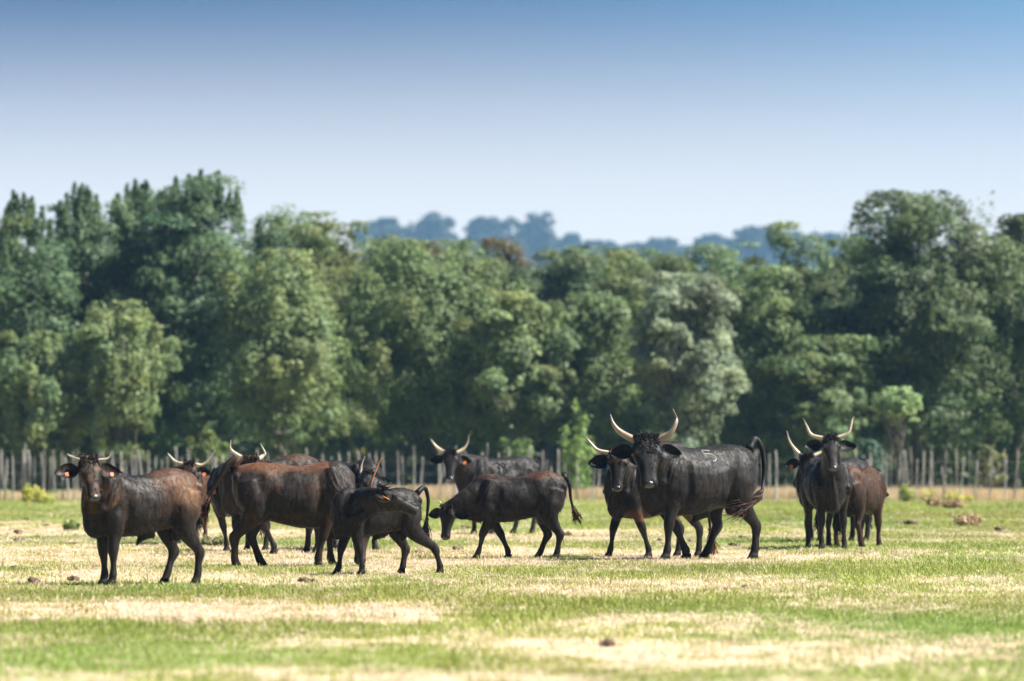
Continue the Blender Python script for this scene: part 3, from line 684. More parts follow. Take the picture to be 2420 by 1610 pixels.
dl = [(1443, 1531, .8, 'dark clod of dung alone on the straw nearest the camera'), (80, 1381, 1.0, 'dung clod left of the left calf feet'), (175, 1376, 1.0, 'flat brown dung pat just left of the left calf feet'),
      (31, 1348, .7, None), (46, 1281, .9, None), (45, 1264, 1.2, None), (175, 1289, .7, None), (718, 1380, .9, None), (736, 1380, .7, None), (990, 1310, .8, None), (1085, 1302, 1.0, None),
      (1760, 1394, .6, None), (2123, 1239, .9, None), (2153, 1242, 1.5, 'largest dung heap in the green grass right of the dark calf'), (2357, 1256, 1.3, 'reddish brown dung clod near the right edge of the field'), (2334, 1228, 1.0, None), (2370, 1205, 1.0, None), (2251, 1307, .6, None), (2130, 1204, .9, None),
      (1560, 1281, .7, None), (1633, 1283, .7, None), (1735, 1294, 1.0, None), (1754, 1275, .9, None), (1834, 1232, 1.1, None), (1817, 1303, .7, None), (1858, 1233, 1.2, None), (1100, 1252, 1.2, None), (1345, 1268, 1.1, None), (700, 1235, 1.2, None), (2035, 1312, .6, None), (65, 1232, 1.1, None), (110, 1246, .9, None)]
for px, py, sc, lab in dl:
    d = dist_of(py); o = link('dung_pat', random.choice(DM), None, None, (wx(px, d), d, .01))
    o.scale = (sc * .85, sc * .7, sc * .7); o.rotation_euler = (0, 0, random.uniform(0, 6))
    tag(o, lab or 'small dry brown dung clod lying in the pasture grass', 'dung', 'dung clods scattered over the pasture')

# ------------------------------------------------------------------ cattle
BLACK = np.array((.0040, .0036, .0036)); DBROWN = np.array((.014, .0085, .006)); BROWN = np.array((.052, .022, .010)); TAN = np.array((.135, .075, .038))
def cow(name, label, cat, x0, yf, yaw, H, poll, muz, feet=None, fat=1., deep=0., leg=1., headL=.40, headW=1., horns=None, hornlen=1., hornr=.035, hornmax=None, tail=None,
        tags=(), coat='black', hips=1., belly=0., neck=1., curls=0, face_highlight=0, male=False, roll=0., brand=None, tuftn=90, tagsize=1., eardir=None, tailcol=None, tuftr=.005, legup=0., humpz=0., earlen=1., tuftcol=None, rumpup=0., group='the herd of black cattle', d=None):
    """x0, yf: photograph pixel of the body centre and of the feet row; poll/muz = (px, py, metres away from the centre line)"""
    d = d or dist_of(yf); s = F / d; yaw = R(yaw); cs, sn = math.cos(yaw), math.sin(yaw)
    X0 = wx(x0, d)
    root = empty(name, (X0, d, .012), yaw); tag(root, label, cat, group)
    fat *= .94; leg *= .95
    def loc(px, py, away):          # photograph pixel at a depth offset -> local coordinates
        sc = F / (d + away); r = (px - 1210) / sc - X0; u = CH - (py - HY) / sc
        return np.array([r * cs + away * sn, -r * sn + away * cs, u])
    mb = MB()
    # --- torso rings: x, top, bottom, half width
    bot = -deep
    TR = [(-.57, .875, .73, .055), (-.535, .93 , .62, .125), (-.46, .955, .53, .175), (-.36, .972, .475, .205), (-.24, .975, .455, .222), (-.10, .955, .425, .232),
          (.04, .945, .395, .245), (.17, .955, .385, .238), (.28, .985, .39, .215), (.38, .995, .405, .185), (.46, .97, .43, .155), (.53, .92, .48, .115), (.575, .85, .56, .06)]
    T = cat_rom(np.array(TR), 3); V = []
    th = np.linspace(0, 2 * np.pi, 28, endpoint=False)
    for x, tp, bt, hw in T:
        wmid = math.exp(-((x - .02) / .3) ** 2)
        bt = bt + bot * (.6 + .4 * wmid) - belly * wmid
        tp = tp + humpz * math.exp(-((x - .36) / .15) ** 2) + rumpup * math.exp(-((x + .32) / .22) ** 2)
        hw = hw * fat * (1 + .0 * wmid); zc = bt + (tp - bt) * .47; c, sn_ = np.cos(th), np.sin(th)
        up = np.maximum(sn_, 0); yy = np.sign(c) * np.abs(c) ** .82 * hw * (1 - (.25 if hips > .6 else .2) * up ** 2 - .22 * np.maximum(-sn_, 0) ** 3)
        zz = np.where(sn_ > 0, zc + (tp - zc) * np.abs(sn_) ** .88, zc - (zc - bt) * np.abs(sn_) ** .9)
        V.append(np.stack([np.full(28, x), yy, zz], 1) * H)
    mb.add(*rings(V))
    # --- hip bones, shoulder blades, pin bones
    for sd_ in (1, -1):
        if False: mb.add(*tube([(-.30 * H, sd_ * .10 * H, .95 * H, .05 * H, .03 * H), (-.235 * H, sd_ * .19 * fat * H, .90 * H, .045 * H, .032 * H), (-.23 * H, sd_ * .20 * fat * H, .85 * H, .03 * H, .025 * H)], (1, 0, 0), 8, 2))
        mb.add(*blob((-.53 * H, sd_ * .085 * H, .83 * H), (.045 * H, .045 * H, .06 * H)))
        mb.add(*tube([(.34 * H, sd_ * .125 * H, .93 * H, .03 * H, .05 * H), (.37 * H, sd_ * .165 * fat * H, .76 * H, .055 * H, .09 * H), (.44 * H, sd_ * .155 * fat * H, .62 * H, .055 * H, .085 * H)], (0, 1, 0), 10, 3))
    # --- legs
    lw = .118 * (.6 + .4 * fat); feet = feet or {}
    hoofs = []
    for key, sd_, fr in (('lf', 1, 1), ('rf', -1, 1), ('lh', 1, 0), ('rh', -1, 0)):
        fx0 = (.365 if fr else -.45); ly = sd_ * lw; dx = 0.
        if key in feet:
            v = feet[key]
            if isinstance(v, tuple): dx, ly = v[0], ly + v[1]
            else:
                r = (v - x0) / s; dx = ((r + ly * H * sn) / cs) / H - fx0
        k = leg
        if fr:
            J = [(.34, .09, .74, .07, .13, 0), (.335, .118, .60, .075, .115, .02), (.325, .122, .49, .058, .085, .10), (.335, .118, .385, .046, .056, .32), (.347, .116, .285, .044, .047, .60),
                 (.345, .115, .245, .034, .036, .66), (.345, .115, .16, .0245, .028, .80), (.348, .115, .085, .034, .038, .93), (.362, .115, .045, .030, .034, .98), (.37, .115, .018, .038, .045, 1)]
        else:
            J = [(-.40, .09, .80, .10, .15, 0), (-.375, .122, .66, .095, .155, .03), (-.35, .138, .54, .078, .125, .15), (-.40, .130, .42, .050, .078, .36), (-.475, .122, .325, .036, .052, .60),
                 (-.503, .120, .275, .038, .053, .67), (-.488, .118, .18, .0265, .032, .82), (-.478, .116, .085, .034, .038, .94), (-.462, .115, .045, .031, .036, .98), (-.452, .115, .018, .038, .046, 1)]
        C = []
        for (x, y, z, ra, rb, fq) in J:
            kk = k if z < .45 else 1 + (k - 1) * .4
            yy = y / .118 * lw * (1 if fr or z < .7 else 1)
            C.append(((x + dx * fq) * H, (sd_ * yy + (ly - sd_ * lw) * fq) * H, z * H, ra * kk * H, rb * kk * H))
        mb.add(*tube(C, (0, 1, 0), 12, 3))
        hoofs.append((np.array(C[-1][:3]), k, dx))
    # --- head and neck
    pl = loc(*poll); mz = loc(*muz); Lh = headL * H
    dr = unit(mz - pl)
    n_ = unit(np.array([0, 0, 1.]) - dr[2] * dr)
    lat = np.cross(n_, dr)
    if roll: 
        cr_, sr_ = math.cos(R(roll)), math.sin(R(roll)); n_, lat = n_ * cr_ + lat * sr_, lat * cr_ - n_ * sr_
    def hp(t, a, b): return pl + dr * t * Lh + lat * a * Lh + n_ * b * Lh
    HS = [(-.07, .11, .07, .08), (-.02, .185, .125, .16), (.12, .225, .15, .25), (.27, .24, .155, .31), (.40, .215, .14, .31), (.55, .17, .125, .25), (.70, .14, .112, .185), (.82, .132, .105, .16), (.92, .145, .098, .155), (.99, .13, .07, .125), (1.03, .085, .03, .075)]
    HT = cat_rom(np.array(HS), 3); V = []
    th2 = np.linspace(0, 2 * np.pi, 20, endpoint=False)
    for tt, hw, tp, bt in HT:
        c, q = np.cos(th2), np.sin(th2)
        a_ = np.sign(c) * np.abs(c) ** .8 * hw * headW * (1 - .30 * np.maximum(-q, 0) ** 2 * (1 if tt < .8 else .3)); b_ = np.where(q > 0, np.abs(q) ** .75 * tp, -np.abs(q) ** .9 * bt)
        V.append(pl + dr * tt * Lh + np.outer(a_, lat) * Lh + np.outer(b_, n_) * Lh)
    mb.add(*rings(V))
    for sd_ in (1, -1):
        mb.add(*blob(hp(.33, sd_ * .20 * headW, .085), (.075 * Lh, .05 * Lh, .05 * Lh), (dr, lat, n_)))
        mb.add(*blob(hp(.95, sd_ * .085, .055), (.06 * Lh, .045 * Lh, .045 * Lh), (dr, lat, n_)))
        mb.add(*tube([(*hp(.03, 0, .0), .08 * Lh, .08 * Lh), (*hp(.03, sd_ * .2 * headW, .03), .062 * Lh, .062 * Lh)], n_, 8, 1))
        mb.add(*tube([(*hp(.205, sd_ * .15, -.07), .07 * Lh, .07 * Lh), (*hp(.205, sd_ * .275 * headW, -.06), .035 * Lh, .035 * Lh)], n_, 8, 1))
    B0 = np.array([.26, 0, .76]) * H; B3 = hp(.12, 0, -.10); dn = unit(B3 - B0)
    B1 = np.array([.43, 0, .80 - .03 * (B3[2] < .85 * H)]) * H; B2 = B3 - unit(dn * .9 - n_ * .25 - dr * .15) * .16 * H
    C = []
    nk = (0, .2, .4, .6, .8, 1.)
    lats = []
    for i, f in enumerate(nk):
        p = (1 - f) ** 3 * B0 + 3 * f * (1 - f) ** 2 * B1 + 3 * f * f * (1 - f) * B2 + f ** 3 * B3
        ra = (.15 * (1 - f) + .082 * f) * H * neck * (.7 + .3 * fat); rb = (.235 * (1 - f) + .115 * f) * H * neck
        C.append((*p, ra, rb)); lats.append(np.array([0, 1., 0]) * (1 - f) + lat * f)
    mb.add(*tube(C, np.array(lats), 16, 3))
    # dewlap / brisket
    pb = hp(.30, 0, -.22)
    mb.add(*tube([(*pb, .02 * H, .03 * H), (*(.5 * pb + .5 * np.array([.50, 0, .58]) * H + np.array([0, 0, -.02 * H])), .022 * H, .06 * H), (.50 * H, 0, .52 * H, .05 * H, .09 * H), (.40 * H, 0, (.43 + bot) * H, .08 * H, .07 * H)], (0, 1, 0), 8, 3))
    if male:
        mb.add(*tube([(-.12 * H, 0, (.42 + bot - belly) * H, .05 * H, .05 * H), (-.02 * H, 0, (.385 + bot - belly) * H, .03 * H, .04 * H), (.03 * H, 0, (.34 + bot - belly) * H, .018 * H, .025 * H), (.045 * H, 0, (.30 + bot - belly) * H, .008 * H, .008 * H)], (0, 1, 0), 8, 2))
        mb.add(*blob((-.36 * H, 0, .44 * H), (.05 * H, .055 * H, .075 * H)))
    else:
        mb.add(*blob((-.30 * H, 0, .465 * H), (.09 * H, .085 * H, .07 * H)))
    # --- remesh to one skin
    tmp = link('tmp', mesh_np('tmp', np.concatenate(mb.v), mb.f))
    m = tmp.modifiers.new('r', 'REMESH'); m.mode = 'VOXEL'; m.voxel_size = .0125 * H; m.use_smooth_shade = True
    m2 = tmp.modifiers.new('s', 'SMOOTH'); m2.factor = .5; m2.iterations = 4
    dg = bpy.context.evaluated_depsgraph_get(); me = bpy.data.meshes.new_from_object(tmp.evaluated_get(dg), depsgraph=dg)
    bpy.data.objects.remove(tmp)
    me.name = 'body'
    nv = len(me.vertices); co = np.empty(nv * 3, dtype=np.float32); me.vertices.foreach_get('co', co); co = co.reshape(-1, 3).astype(float)
    no = np.empty(nv * 3, dtype=np.float32); me.vertices.foreach_get('normal', no); no = no.reshape(-1, 3)
    u = co / H
    onside = np.clip((np.abs(u[:, 1]) - .10) / .1, 0, 1) * (np.linalg.norm(co - pl, axis=1) > .3 * H)
    def g(x, z, sx, sz): return np.exp(-((u[:, 0] - x) / sx) ** 2 - ((u[:, 2] - z) / sz) ** 2) * onside
    disp = -.026 * hips * g(-.125, .83, .08, .075) + .010 * hips * g(-.245, .89, .04, .05) - .016 * hips * g(-.33, .80, .05, .12) - .026 * g(.235, .62, .035, .2) - .030 * g(-.225, .60, .045, .11) + .012 * g(-.36, .66, .09, .10) + .012 * g(.36, .66, .07, .12) - .014 * g(.45, .70, .03, .16) - .010 * g(-.02, .88, .25, .03)
    ribs = np.sin((u[:, 0] + .25 * (u[:, 2] - .7)) * 2 * np.pi / .052) * g(.08, .68, .12, .15)
    disp += .0016 * hips * ribs * (.4 + vnoise3(u * 6, 12))
    wr = np.sin((u[:, 0] * .9 + .5 * u[:, 2] + .08 * vnoise3(u * 9, 4)) * 2 * np.pi / .05) * g(.40, .80, .08, .16)
    disp += .006 * wr
    disp += (vnoise3(u * 14, 2) - .5) * .008
    co += no * (disp * H)[:, None]
    me.vertices.foreach_set('co', co.astype(np.float32).ravel()); me.update()
    nz_ = vnoise3(u * 5, 6); n2_ = vnoise3(u * 13, 8)
    isT = np.clip((u[:, 2] - .45) / .2, 0, 1)
    hd = np.linalg.norm(co - (pl + dr * Lh * .5), axis=1) < .36 * H
    colr = np.tile(BLACK, (nv, 1))
    def mixc(c, f):
        nonlocal colr; f = np.clip(np.broadcast_to(np.asarray(f, dtype=float), (nv,)), 0, 1)[:, None]; colr = colr * (1 - f) + c * f
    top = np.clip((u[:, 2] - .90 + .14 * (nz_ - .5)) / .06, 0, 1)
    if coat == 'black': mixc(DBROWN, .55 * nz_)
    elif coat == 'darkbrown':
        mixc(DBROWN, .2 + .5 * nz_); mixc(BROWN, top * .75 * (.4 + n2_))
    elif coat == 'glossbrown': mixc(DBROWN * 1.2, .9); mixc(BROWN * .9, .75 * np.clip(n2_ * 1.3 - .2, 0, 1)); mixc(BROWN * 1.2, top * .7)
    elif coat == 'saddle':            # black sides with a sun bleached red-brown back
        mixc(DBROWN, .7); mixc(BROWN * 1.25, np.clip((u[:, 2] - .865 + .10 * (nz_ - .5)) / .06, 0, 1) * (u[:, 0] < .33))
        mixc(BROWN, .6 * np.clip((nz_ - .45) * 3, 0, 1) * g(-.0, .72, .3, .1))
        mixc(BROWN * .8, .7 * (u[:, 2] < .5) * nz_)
    elif coat == 'tanrump':           # dark young bull with tan hindquarters
        mixc(DBROWN, .15 + .4 * nz_)
        mixc(BROWN * .85, np.clip(.3 - (u[:, 0] + .04) * 5, 0, 1) * np.clip((u[:, 2] - .62 + .25 * (nz_ - .5)) / .18, 0, 1))
        mixc(BROWN * .7, .35 * n2_ * (u[:, 2] > .7) * onside)
        mixc(TAN * 1.2, g(-.41, .84, .14, .12) * (.45 + .7 * nz_) + .7 * g(-.2, .91, .14, .05) * n2_)
        mixc(BROWN, .35 * hd * n2_); mixc(TAN, .3 * hd * np.clip((n2_ - .5) * 3, 0, 1))
        mixc(BROWN, .4 * g(.25, .55, .04, .15))
    elif coat == 'brown':
        mixc(BROWN, .5 + .5 * nz_); mixc(DBROWN, .8 * hd)
        mixc(TAN * .75, .8 * np.clip((.60 - u[:, 2]) / .2, 0, 1) * (u[:, 0] < .1) * (u[:, 2] > .15) + .5 * (u[:, 0] < 0) * isT * nz_)
    elif coat == 'redbelly':
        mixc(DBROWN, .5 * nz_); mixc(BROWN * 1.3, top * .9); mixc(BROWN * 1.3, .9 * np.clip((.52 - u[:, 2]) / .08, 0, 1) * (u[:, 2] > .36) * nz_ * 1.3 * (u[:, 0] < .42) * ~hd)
    if face_highlight: mixc(np.array((.030, .026, .024)), face_highlight * hd * np.clip(np.linalg.norm(co - pl, axis=1) / Lh - .25, 0, 1) * (.6 + .8 * n2_))  # grey highlight on cheek and muzzle, painted into the coat colour
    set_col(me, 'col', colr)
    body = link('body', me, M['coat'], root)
    bvh = BVHTree.FromObject(body, dg) if False else BVHTree.FromPolygons([Vector(p) for p in co], [tuple(p.vertices) for p in me.polygons])
    # --- hoofs
    for p, k, dx in hoofs:
        V = []
        for z, rx, ry, ox in ((.052, .036, .033, -.012), (.03, .043, .038, -.004), (.0, .052, .044, .006)):
            V.append(np.stack([p[0] + (ox + np.cos(th2) * rx) * H * k, p[1] + np.sin(th2) * ry * H * k * np.where(np.abs(np.cos(th2)) > .95, .75, 1), np.full(20, z * H)], 1))
        h_ = MB(); h_.add(*rings(V)); h_.build('hoof', M['hoof'], root)
    # --- eyes, nose, ears
    for sd_ in (1, -1):
        e = MB(); e.add(*blob(hp(.335, sd_ * .226 * headW, .075), (.045 * Lh, .03 * Lh, .038 * Lh), (dr, lat, n_), 10, 8)); e.build('eye', M['eye'], root)
        nn = MB(); nn.add(*blob(hp(.985, sd_ * .075, .055), (.035 * Lh, .03 * Lh, .035 * Lh), (dr, lat, n_), 8, 6)); nn.build('nostril', M['eye'], root)
    nn = MB(); nn.add(*blob(hp(.965, 0, .01), (.085 * Lh, .125 * Lh, .095 * Lh), (dr, lat, n_), 16, 10)); nn.build('muzzle', M['nose'], root)
    for sd_, kk in ((1, 'l'), (-1, 'r')):
        er = hp(.205, sd_ * .235 * headW, -.06); ed = unit(lat * sd_ + dr * (.12 + .08 * rng.normal()) - n_ * .02); el = .44 * Lh * earlen
        if eardir: ed = unit(lat * sd_ * eardir[0] + dr * eardir[1] + n_ * eardir[2])
        up_ = unit(-dr - ed * ed.dot(-dr)); fw = unit(np.cross(ed, up_) * sd_ * 1.0)
        if fw.dot(lat * sd_ if eardir else n_) < 0: fw = -fw
        ns, nc = 9, 9; F_, Bk = [], []
        for i in range(ns):
            f = i / (ns - 1); wdt = .155 * Lh * earlen * (math.sin(math.pi * min(1, f ** .75 * .93 + .06)) ** .7 + .05)
            for j in range(nc):
                q = -1 + 2 * j / (nc - 1)
                p = er + ed * el * f + up_ * q * wdt + fw * (-(1 - q * q) * wdt * .55 + .02 * Lh) - n_ * .04 * Lh * f
                F_.append(p); Bk.append(p - fw * .016 * Lh * (1.3 - abs(q)))
        vv = np.array(F_ + Bk); ff = []; o_ = ns * nc
        for i in range(ns - 1):
            for j in range(nc - 1):
                a_ = i * nc + j; ff.append((a_, a_ + 1, a_ + nc + 1, a_ + nc)); ff.append((o_ + a_, o_ + a_ + nc, o_ + a_ + nc + 1, o_ + a_ + 1))
        for i in range(ns - 1):
            for j in (0, nc - 1):
                a_ = i * nc + j; ff.append((a_, a_ + nc, o_ + a_ + nc, o_ + a_))
        for j in range(nc - 1):
            for i in (0, ns - 1):
                a_ = i * nc + j; ff.append((a_, a_ + 1, o_ + a_ + 1, o_ + a_))
        eme = mesh_np('ear', vv, ff); set_col(eme, 'col', np.tile(BLACK * .9 if coat != 'tanrump' else DBROWN, (len(vv), 1)))
        ear = link('ear', eme, M['coat'], root)
        if kk in tags:
            c_ = er + ed * el * .55 - up_ * .10 * Lh + fw * .035 * Lh
            w_ = .046 * Lh * tagsize; h2 = .058 * Lh * tagsize; pr = [(-1, 1), (1, 1), (1, -.75), (.6, -1), (-.6, -1), (-1, -.75)]
            fv = [c_ + ed * a_ * w_ + up_ * b_ * h2 for a_, b_ in pr]; bv = [p - fw * .006 for p in fv]; k6 = 6
            q_ = MB(); q_.add(np.array(fv + bv), [tuple(range(6)), tuple(range(11, 5, -1))] + [(i, 6 + i, 6 + (i + 1) % 6, (i + 1) % 6) for i in range(6)])
            q_.build('ear_tag', M['tag'], ear, False)
    # --- horns
    hr = hornr * .9 * H
    hl = horns or {}
    for sd_, kk in ((1, 'l'), (-1, 'r')):
        if hl.get(kk) == 0: continue
        if kk in hl:
            pts = [hp(.04, sd_ * .17 * headW, .03)] + [loc(a_, b_, poll[2] + c_) for a_, b_, c_ in hl[kk]]
        else:
            pts = [hp(.04, sd_ * .17 * headW, .03)] + [hp(-u_ * hornlen, sd_ * (.17 * headW + (l_ - .17) * hornlen), v_) for l_, u_, v_ in ((.36, .02, .05), (.52, .2, .10), (.56, .42, .10), (.52, .62, .03))]
        m_ = len(pts); C = [(*p, hr * (1 - .93 * (i / (m_ - 1)) ** 1.15), hr * (1 - .93 * (i / (m_ - 1)) ** 1.15)) for i, p in enumerate(pts)]
        v, f = tube(C, n_ + .1, 10, 6); hme = mesh_np('horn', v, f)
        q = np.repeat(np.linspace(0, 1, (len(v) - 2) // 10), 10); q = np.concatenate([q, [0, 1]])
        base = np.array((.33, .28, .20)); mid = np.array((.42, .37, .29)); dark = np.array((.03, .026, .025))
        if hornmax == 'bull': base = np.array((.20, .155, .12)); mid = np.array((.25, .20, .16)); dark = np.array((.06, .05, .045))
        if hornmax == 'red': base = np.array((.06, .03, .02)); mid = np.array((.22, .08, .035)); dark = np.array((.45, .17, .07))  # orange of light shining through a backlit horn, painted as its colour
        cc = base * (1 - q[:, None]) + mid * q[:, None]; fd = np.clip((q - .55) / .2, 0, 1) * (1 if hornmax != 'pale' else .25) * np.clip(vnoise3(v * 12, 3) * 2.2 - .4, 0, 1)
        cc = cc * (1 - fd[:, None]) + dark * fd[:, None]; cc *= (.85 + .3 * vnoise3(v * 30, 5))[:, None]
        set_col(hme, 'col', cc); link('horn', hme, M['horn'], root)
    # --- tail
    if tail: pts = [np.array([-.55, 0, .925]) * H] + [loc(a_, b_, c_) for a_, b_, c_ in tail]
    else: pts = [np.array(p) * H for p in ((-.54, 0, .93), (-.60, 0, .87), (-.615, .01, .70), (-.605, .02, .50), (-.60, .02, .38))] + [np.array((-.60, .02, .16)) * H]
    C = [(*p, (.032 - .020 * i / (len(pts) - 2)) * H, (.032 - .020 * i / (len(pts) - 2)) * H) for i, p in enumerate(pts[:-1])]
    C[0] = (*C[0][:3], .045 * H, .04 * H)
    v, f = tube(C, (0, 1, 0.1), 9, 4); tme = mesh_np('tail', v, f); set_col(tme, 'col', np.tile(BLACK * .8 if tailcol is None else np.array(tailcol), (len(v), 1))); tl = link('tail', tme, M['coat'], root)
    tb, tip, tm = pts[-3], pts[-1], pts[-2]; h_ = MB(); cc = []
    tc_ = np.array(tuftcol) if tuftcol else BLACK * 1.2
    for i in range(tuftn):
        e_ = tip + rng.normal(size=3) * .045 * H; b_ = tm + (tb - tm) * rng.uniform(0, .5) + rng.normal(size=3) * .008 * H; q_ = tm + (tip - tm) * .4 + rng.normal(size=3) * .032 * H
        q_ = .5 * (q_ + .5 * (b_ + e_)); e_ = b_ + (e_ - b_) * rng.uniform(.55, 1.08)
        v, f = tube([(*b_, tuftr, tuftr), (*q_, tuftr, tuftr), (*e_, .0015, .0015)], (0, 1, 0.2), 3, 3); h_.add(v, f)
        cc.append(np.tile((BLACK * 1.2 if rng.uniform() < .45 else tc_) * rng.uniform(.6, 1.5), (len(v), 1)))
    tf = h_.build('tail_tuft', M['hair'], tl); set_col(tf.data, 'col', np.concatenate(cc))
    # --- forelock
    h_ = MB(); nh = 60 + curls; cc = []
    for i in range(nh):
        a_ = rng.uniform(-.20, .20) * headW; t_ = rng.uniform(-.06, .14) if not curls else -.07 + .40 * rng.uniform() ** 1.3; a_ *= 1 - 1.6 * max(0, t_ - .08); b0 = hp(t_, a_, (.085 if curls else .11) + .03 * (1 - abs(a_) * 3))
        ax = rng.normal(size=3) * .025; l_ = (.075 if not curls else .05 * rng.uniform(.6, 1.3)) * Lh
        if curls: p1 = b0 + (n_ * .5 + ax * 20 * .6) * l_; p2 = p1 + (np.cross(n_, unit(ax)) * .7 - n_ * .1) * l_; p3 = p2 - (n_ * .6 + unit(ax) * .5) * l_; r_ = .0042 * H
        else: p1 = b0 + (n_ * .35 + dr * .1) * l_ + ax * .2; p2 = p1 + (dr * .5 + n_ * .05 + lat * np.sign(a_) * .2) * l_ + ax * .3; p3 = p2 + (dr * .6 - n_ * .2) * l_ + ax * .4; r_ = .005 * H
        v, f = tube([(*b0, r_, r_), (*p1, r_, r_), (*p2, r_ * .8, r_ * .8), (*p3, r_ * .3, r_ * .3)], (0.3, 1, 0.2), 4, 2); h_.add(v, f)
        cc.append(np.tile((BLACK * (2.6 if curls else 1) if coat in ('black',) else DBROWN) * rng.uniform(.6, 1.7), (len(v), 1)))
    fl = h_.build('forelock', M['hair'], root); set_col(fl.data, 'col', np.concatenate(cc))
    # --- loose coat hair lying back over the body, so that the outline is not clean
    k = 2600; tri = rng.integers(0, nv, k); sel = tri[u[tri, 2] > .40]; P = co[sel] ; Nn = no[sel].astype(float)
    flow = np.array([-.6, 0, -.8]) - Nn * (Nn @ np.array([-.6, 0, -.8]))[:, None]
    flow = flow / np.maximum(.2, np.linalg.norm(flow, axis=1))[:, None] + rng.normal(size=P.shape) * .35
    side = np.cross(flow, Nn); side /= np.maximum(1e-6, np.linalg.norm(side, axis=1))[:, None]
    ln = rng.uniform(.018, .040, len(P))[:, None] * (1.0 if H > 1.1 else 1.25); b_ = P + Nn * .001
    tips = b_ + flow * ln + Nn * ln * rng.uniform(.18, .5, len(P))[:, None]
    v = np.stack([b_ - side * .0035, b_ + side * .0035, tips], 1).reshape(-1, 3)
    cme = mesh_np('coat_hair', v, np.arange(len(v)).reshape(-1, 3), False); set_col(cme, 'col', np.repeat(colr[sel] * rng.uniform(.6, 1.7, (len(P), 1)), 3, axis=0))
    ch = link('coat_hair', cme, M['coat_hair'], root); ch['kind'] = 'stuff'
    # --- brand marks, pressed onto the flank
    if brand:
        sd_, strokes, mat, r_ = brand; h_ = MB()
        for st in strokes:
            pts = []
            st = cat_rom(np.array(st, dtype=float), 4)
            for lx, lz in st:
                hit = bvh.ray_cast(Vector((lx * H, sd_ * 1.0, lz * H)), Vector((0, -sd_, 0)))
                if hit[0] is not None: q = np.array(hit[0]) + np.array(hit[1]) * .001; pts.append((*q, r_ * H, r_ * H))
            if len(pts) > 2: h_.add(*tube(pts, (0, 1, 0), 6, 1))
        h_.build('brand_mark', M[mat], root)
    return root

# 1 left young bull
cow('young_bull', 'young dark bull with tan rump and short horns standing at the far left', 'young bull', 334, 1385, 215, 1.08, (207, 1090, -.52), (221, 1168, -.70),
    {'lf': 270, 'rf': 246, 'lh': 459, 'rh': 383}, fat=.86, deep=-.03, leg=1.08, headW=1.02, horns={'l': [(252, 1088, 0), (262, 1077, .0)], 'r': [(170, 1083, 0), (158, 1076, 0)]}, hornr=.021, hornmax='pale',
    tags='lr', tagsize=.8, coat='tanrump', hips=.5, male=True, rumpup=.035, earlen=1.15, tail=[(462, 1122, .35), (466, 1150, .38), (466, 1190, .38), (465, 1215, .37), (466, 1250, .36)])
# 2 cow behind it
cow('cow', 'brown cow standing behind the tan rump of the left young bull, mostly hidden', 'cow', 452, 1287, 266, 1.12, (448, 1098, -.75), (448, 1165, -.95),
    None, horns={'l': [(480, 1100, 0), (497, 1083, 0), (509, 1067, 0)], 'r': [(415, 1093, 0), (402, 1080, 0), (396, 1072, 0)]}, hornr=.024, hornmax='pale', tags='l', coat='brown', headW=.95)
# 3 young animal behind the tail
cow('cow', 'black cow hanging its head with an orange ear tag behind the raised brown tail', 'cow', 566, 1305, 248, 1.12, (546, 1136, -.72), (541, 1215, -.85),
    {'rf': 536}, horns={'r': [(531, 1140, 0), (522, 1142, 0)]}, hornr=.02, hornmax='pale', tags='r', coat='black')
# 4 horned cow behind the brown one
cow('cow', 'dark cow with upright horns behind the brown broadside cow, bony hips above its back', 'cow', 641, 1311, 213, 1.22, (595, 1086, -.55), (588, 1165, -.75),
    {'lf': 650, 'rh': 719, 'lh': 745}, horns={'l': [(621, 1080, 0), (626, 1072, 0), (615, 1050, 0)], 'r': [(560, 1077, 0), (545, 1063, 0), (546, 1042, 0)]}, hornr=.028, hornmax='pale', coat='darkbrown', hips=1.5, rumpup=.03)
# 5 brown broadside cow
cow('cow', 'brown-backed cow seen broadside with its tail swung out to the left, head down', 'cow', 693, 1343, 7, 1.16, (852, 1236, .12), (851, 1318, .0),
    {'rh': 563, 'lh': 621, 'rf': 755, 'lf': 785}, fat=1.0, deep=.03, leg=1.12, horns={'r': [(871, 1196, -.02), (876, 1150, -.02), (888, 1115, 0), (903, 1083, 0)]}, hornr=.027, hornmax='red', coat='saddle', hips=.7,
    tail=[(562, 1088, -.08), (540, 1105, -.09), (516, 1139, -.10), (500, 1166, -.10), (491, 1190, -.10), (475, 1230, -.1)], tuftcol=(.07, .03, .016), tailcol=(.030, .015, .009))
# 6 grey rump cow
cow('cow', 'grey glinting cow whose hips show between the brown cow and the twisting calf', 'cow', 825, 1301, 303, 1.17, (868, 1122, -.70), (884, 1178, -.95),
    None, horns={'l': [(880, 1120, 0), (892, 1108, 0)], 'r': [(853, 1118, 0), (855, 1100, 0), (863, 1081, 0)]}, hornr=.024, hornmax='pale', coat='black', hips=1.6)
# 7 twisting calf
cow('calf', 'black calf turning its head back along its flank, orange tag in its ear', 'calf', 888, 1359, 212, .885, (893, 1167, -.52), (973, 1204, -.44),
    {'rf': 797, 'lf': 856, 'rh': 946, 'lh': 1038}, fat=.88, deep=-.045, leg=1.15, headL=.50, headW=1.1, eardir=(.75, -.6, -.12), face_highlight=.9, horns={'l': [(916, 1154, .05)], 'r': 0}, hornr=.018, hornmax='pale', tags='r', tagsize=1.6, coat='black', hips=.6, male=True, earlen=1.1, rumpup=.02,
    tail=[(1003, 1155, .33), (1012, 1182, .35), (1010, 1215, .35), (1008, 1240, .34), (1005, 1278, .33)])
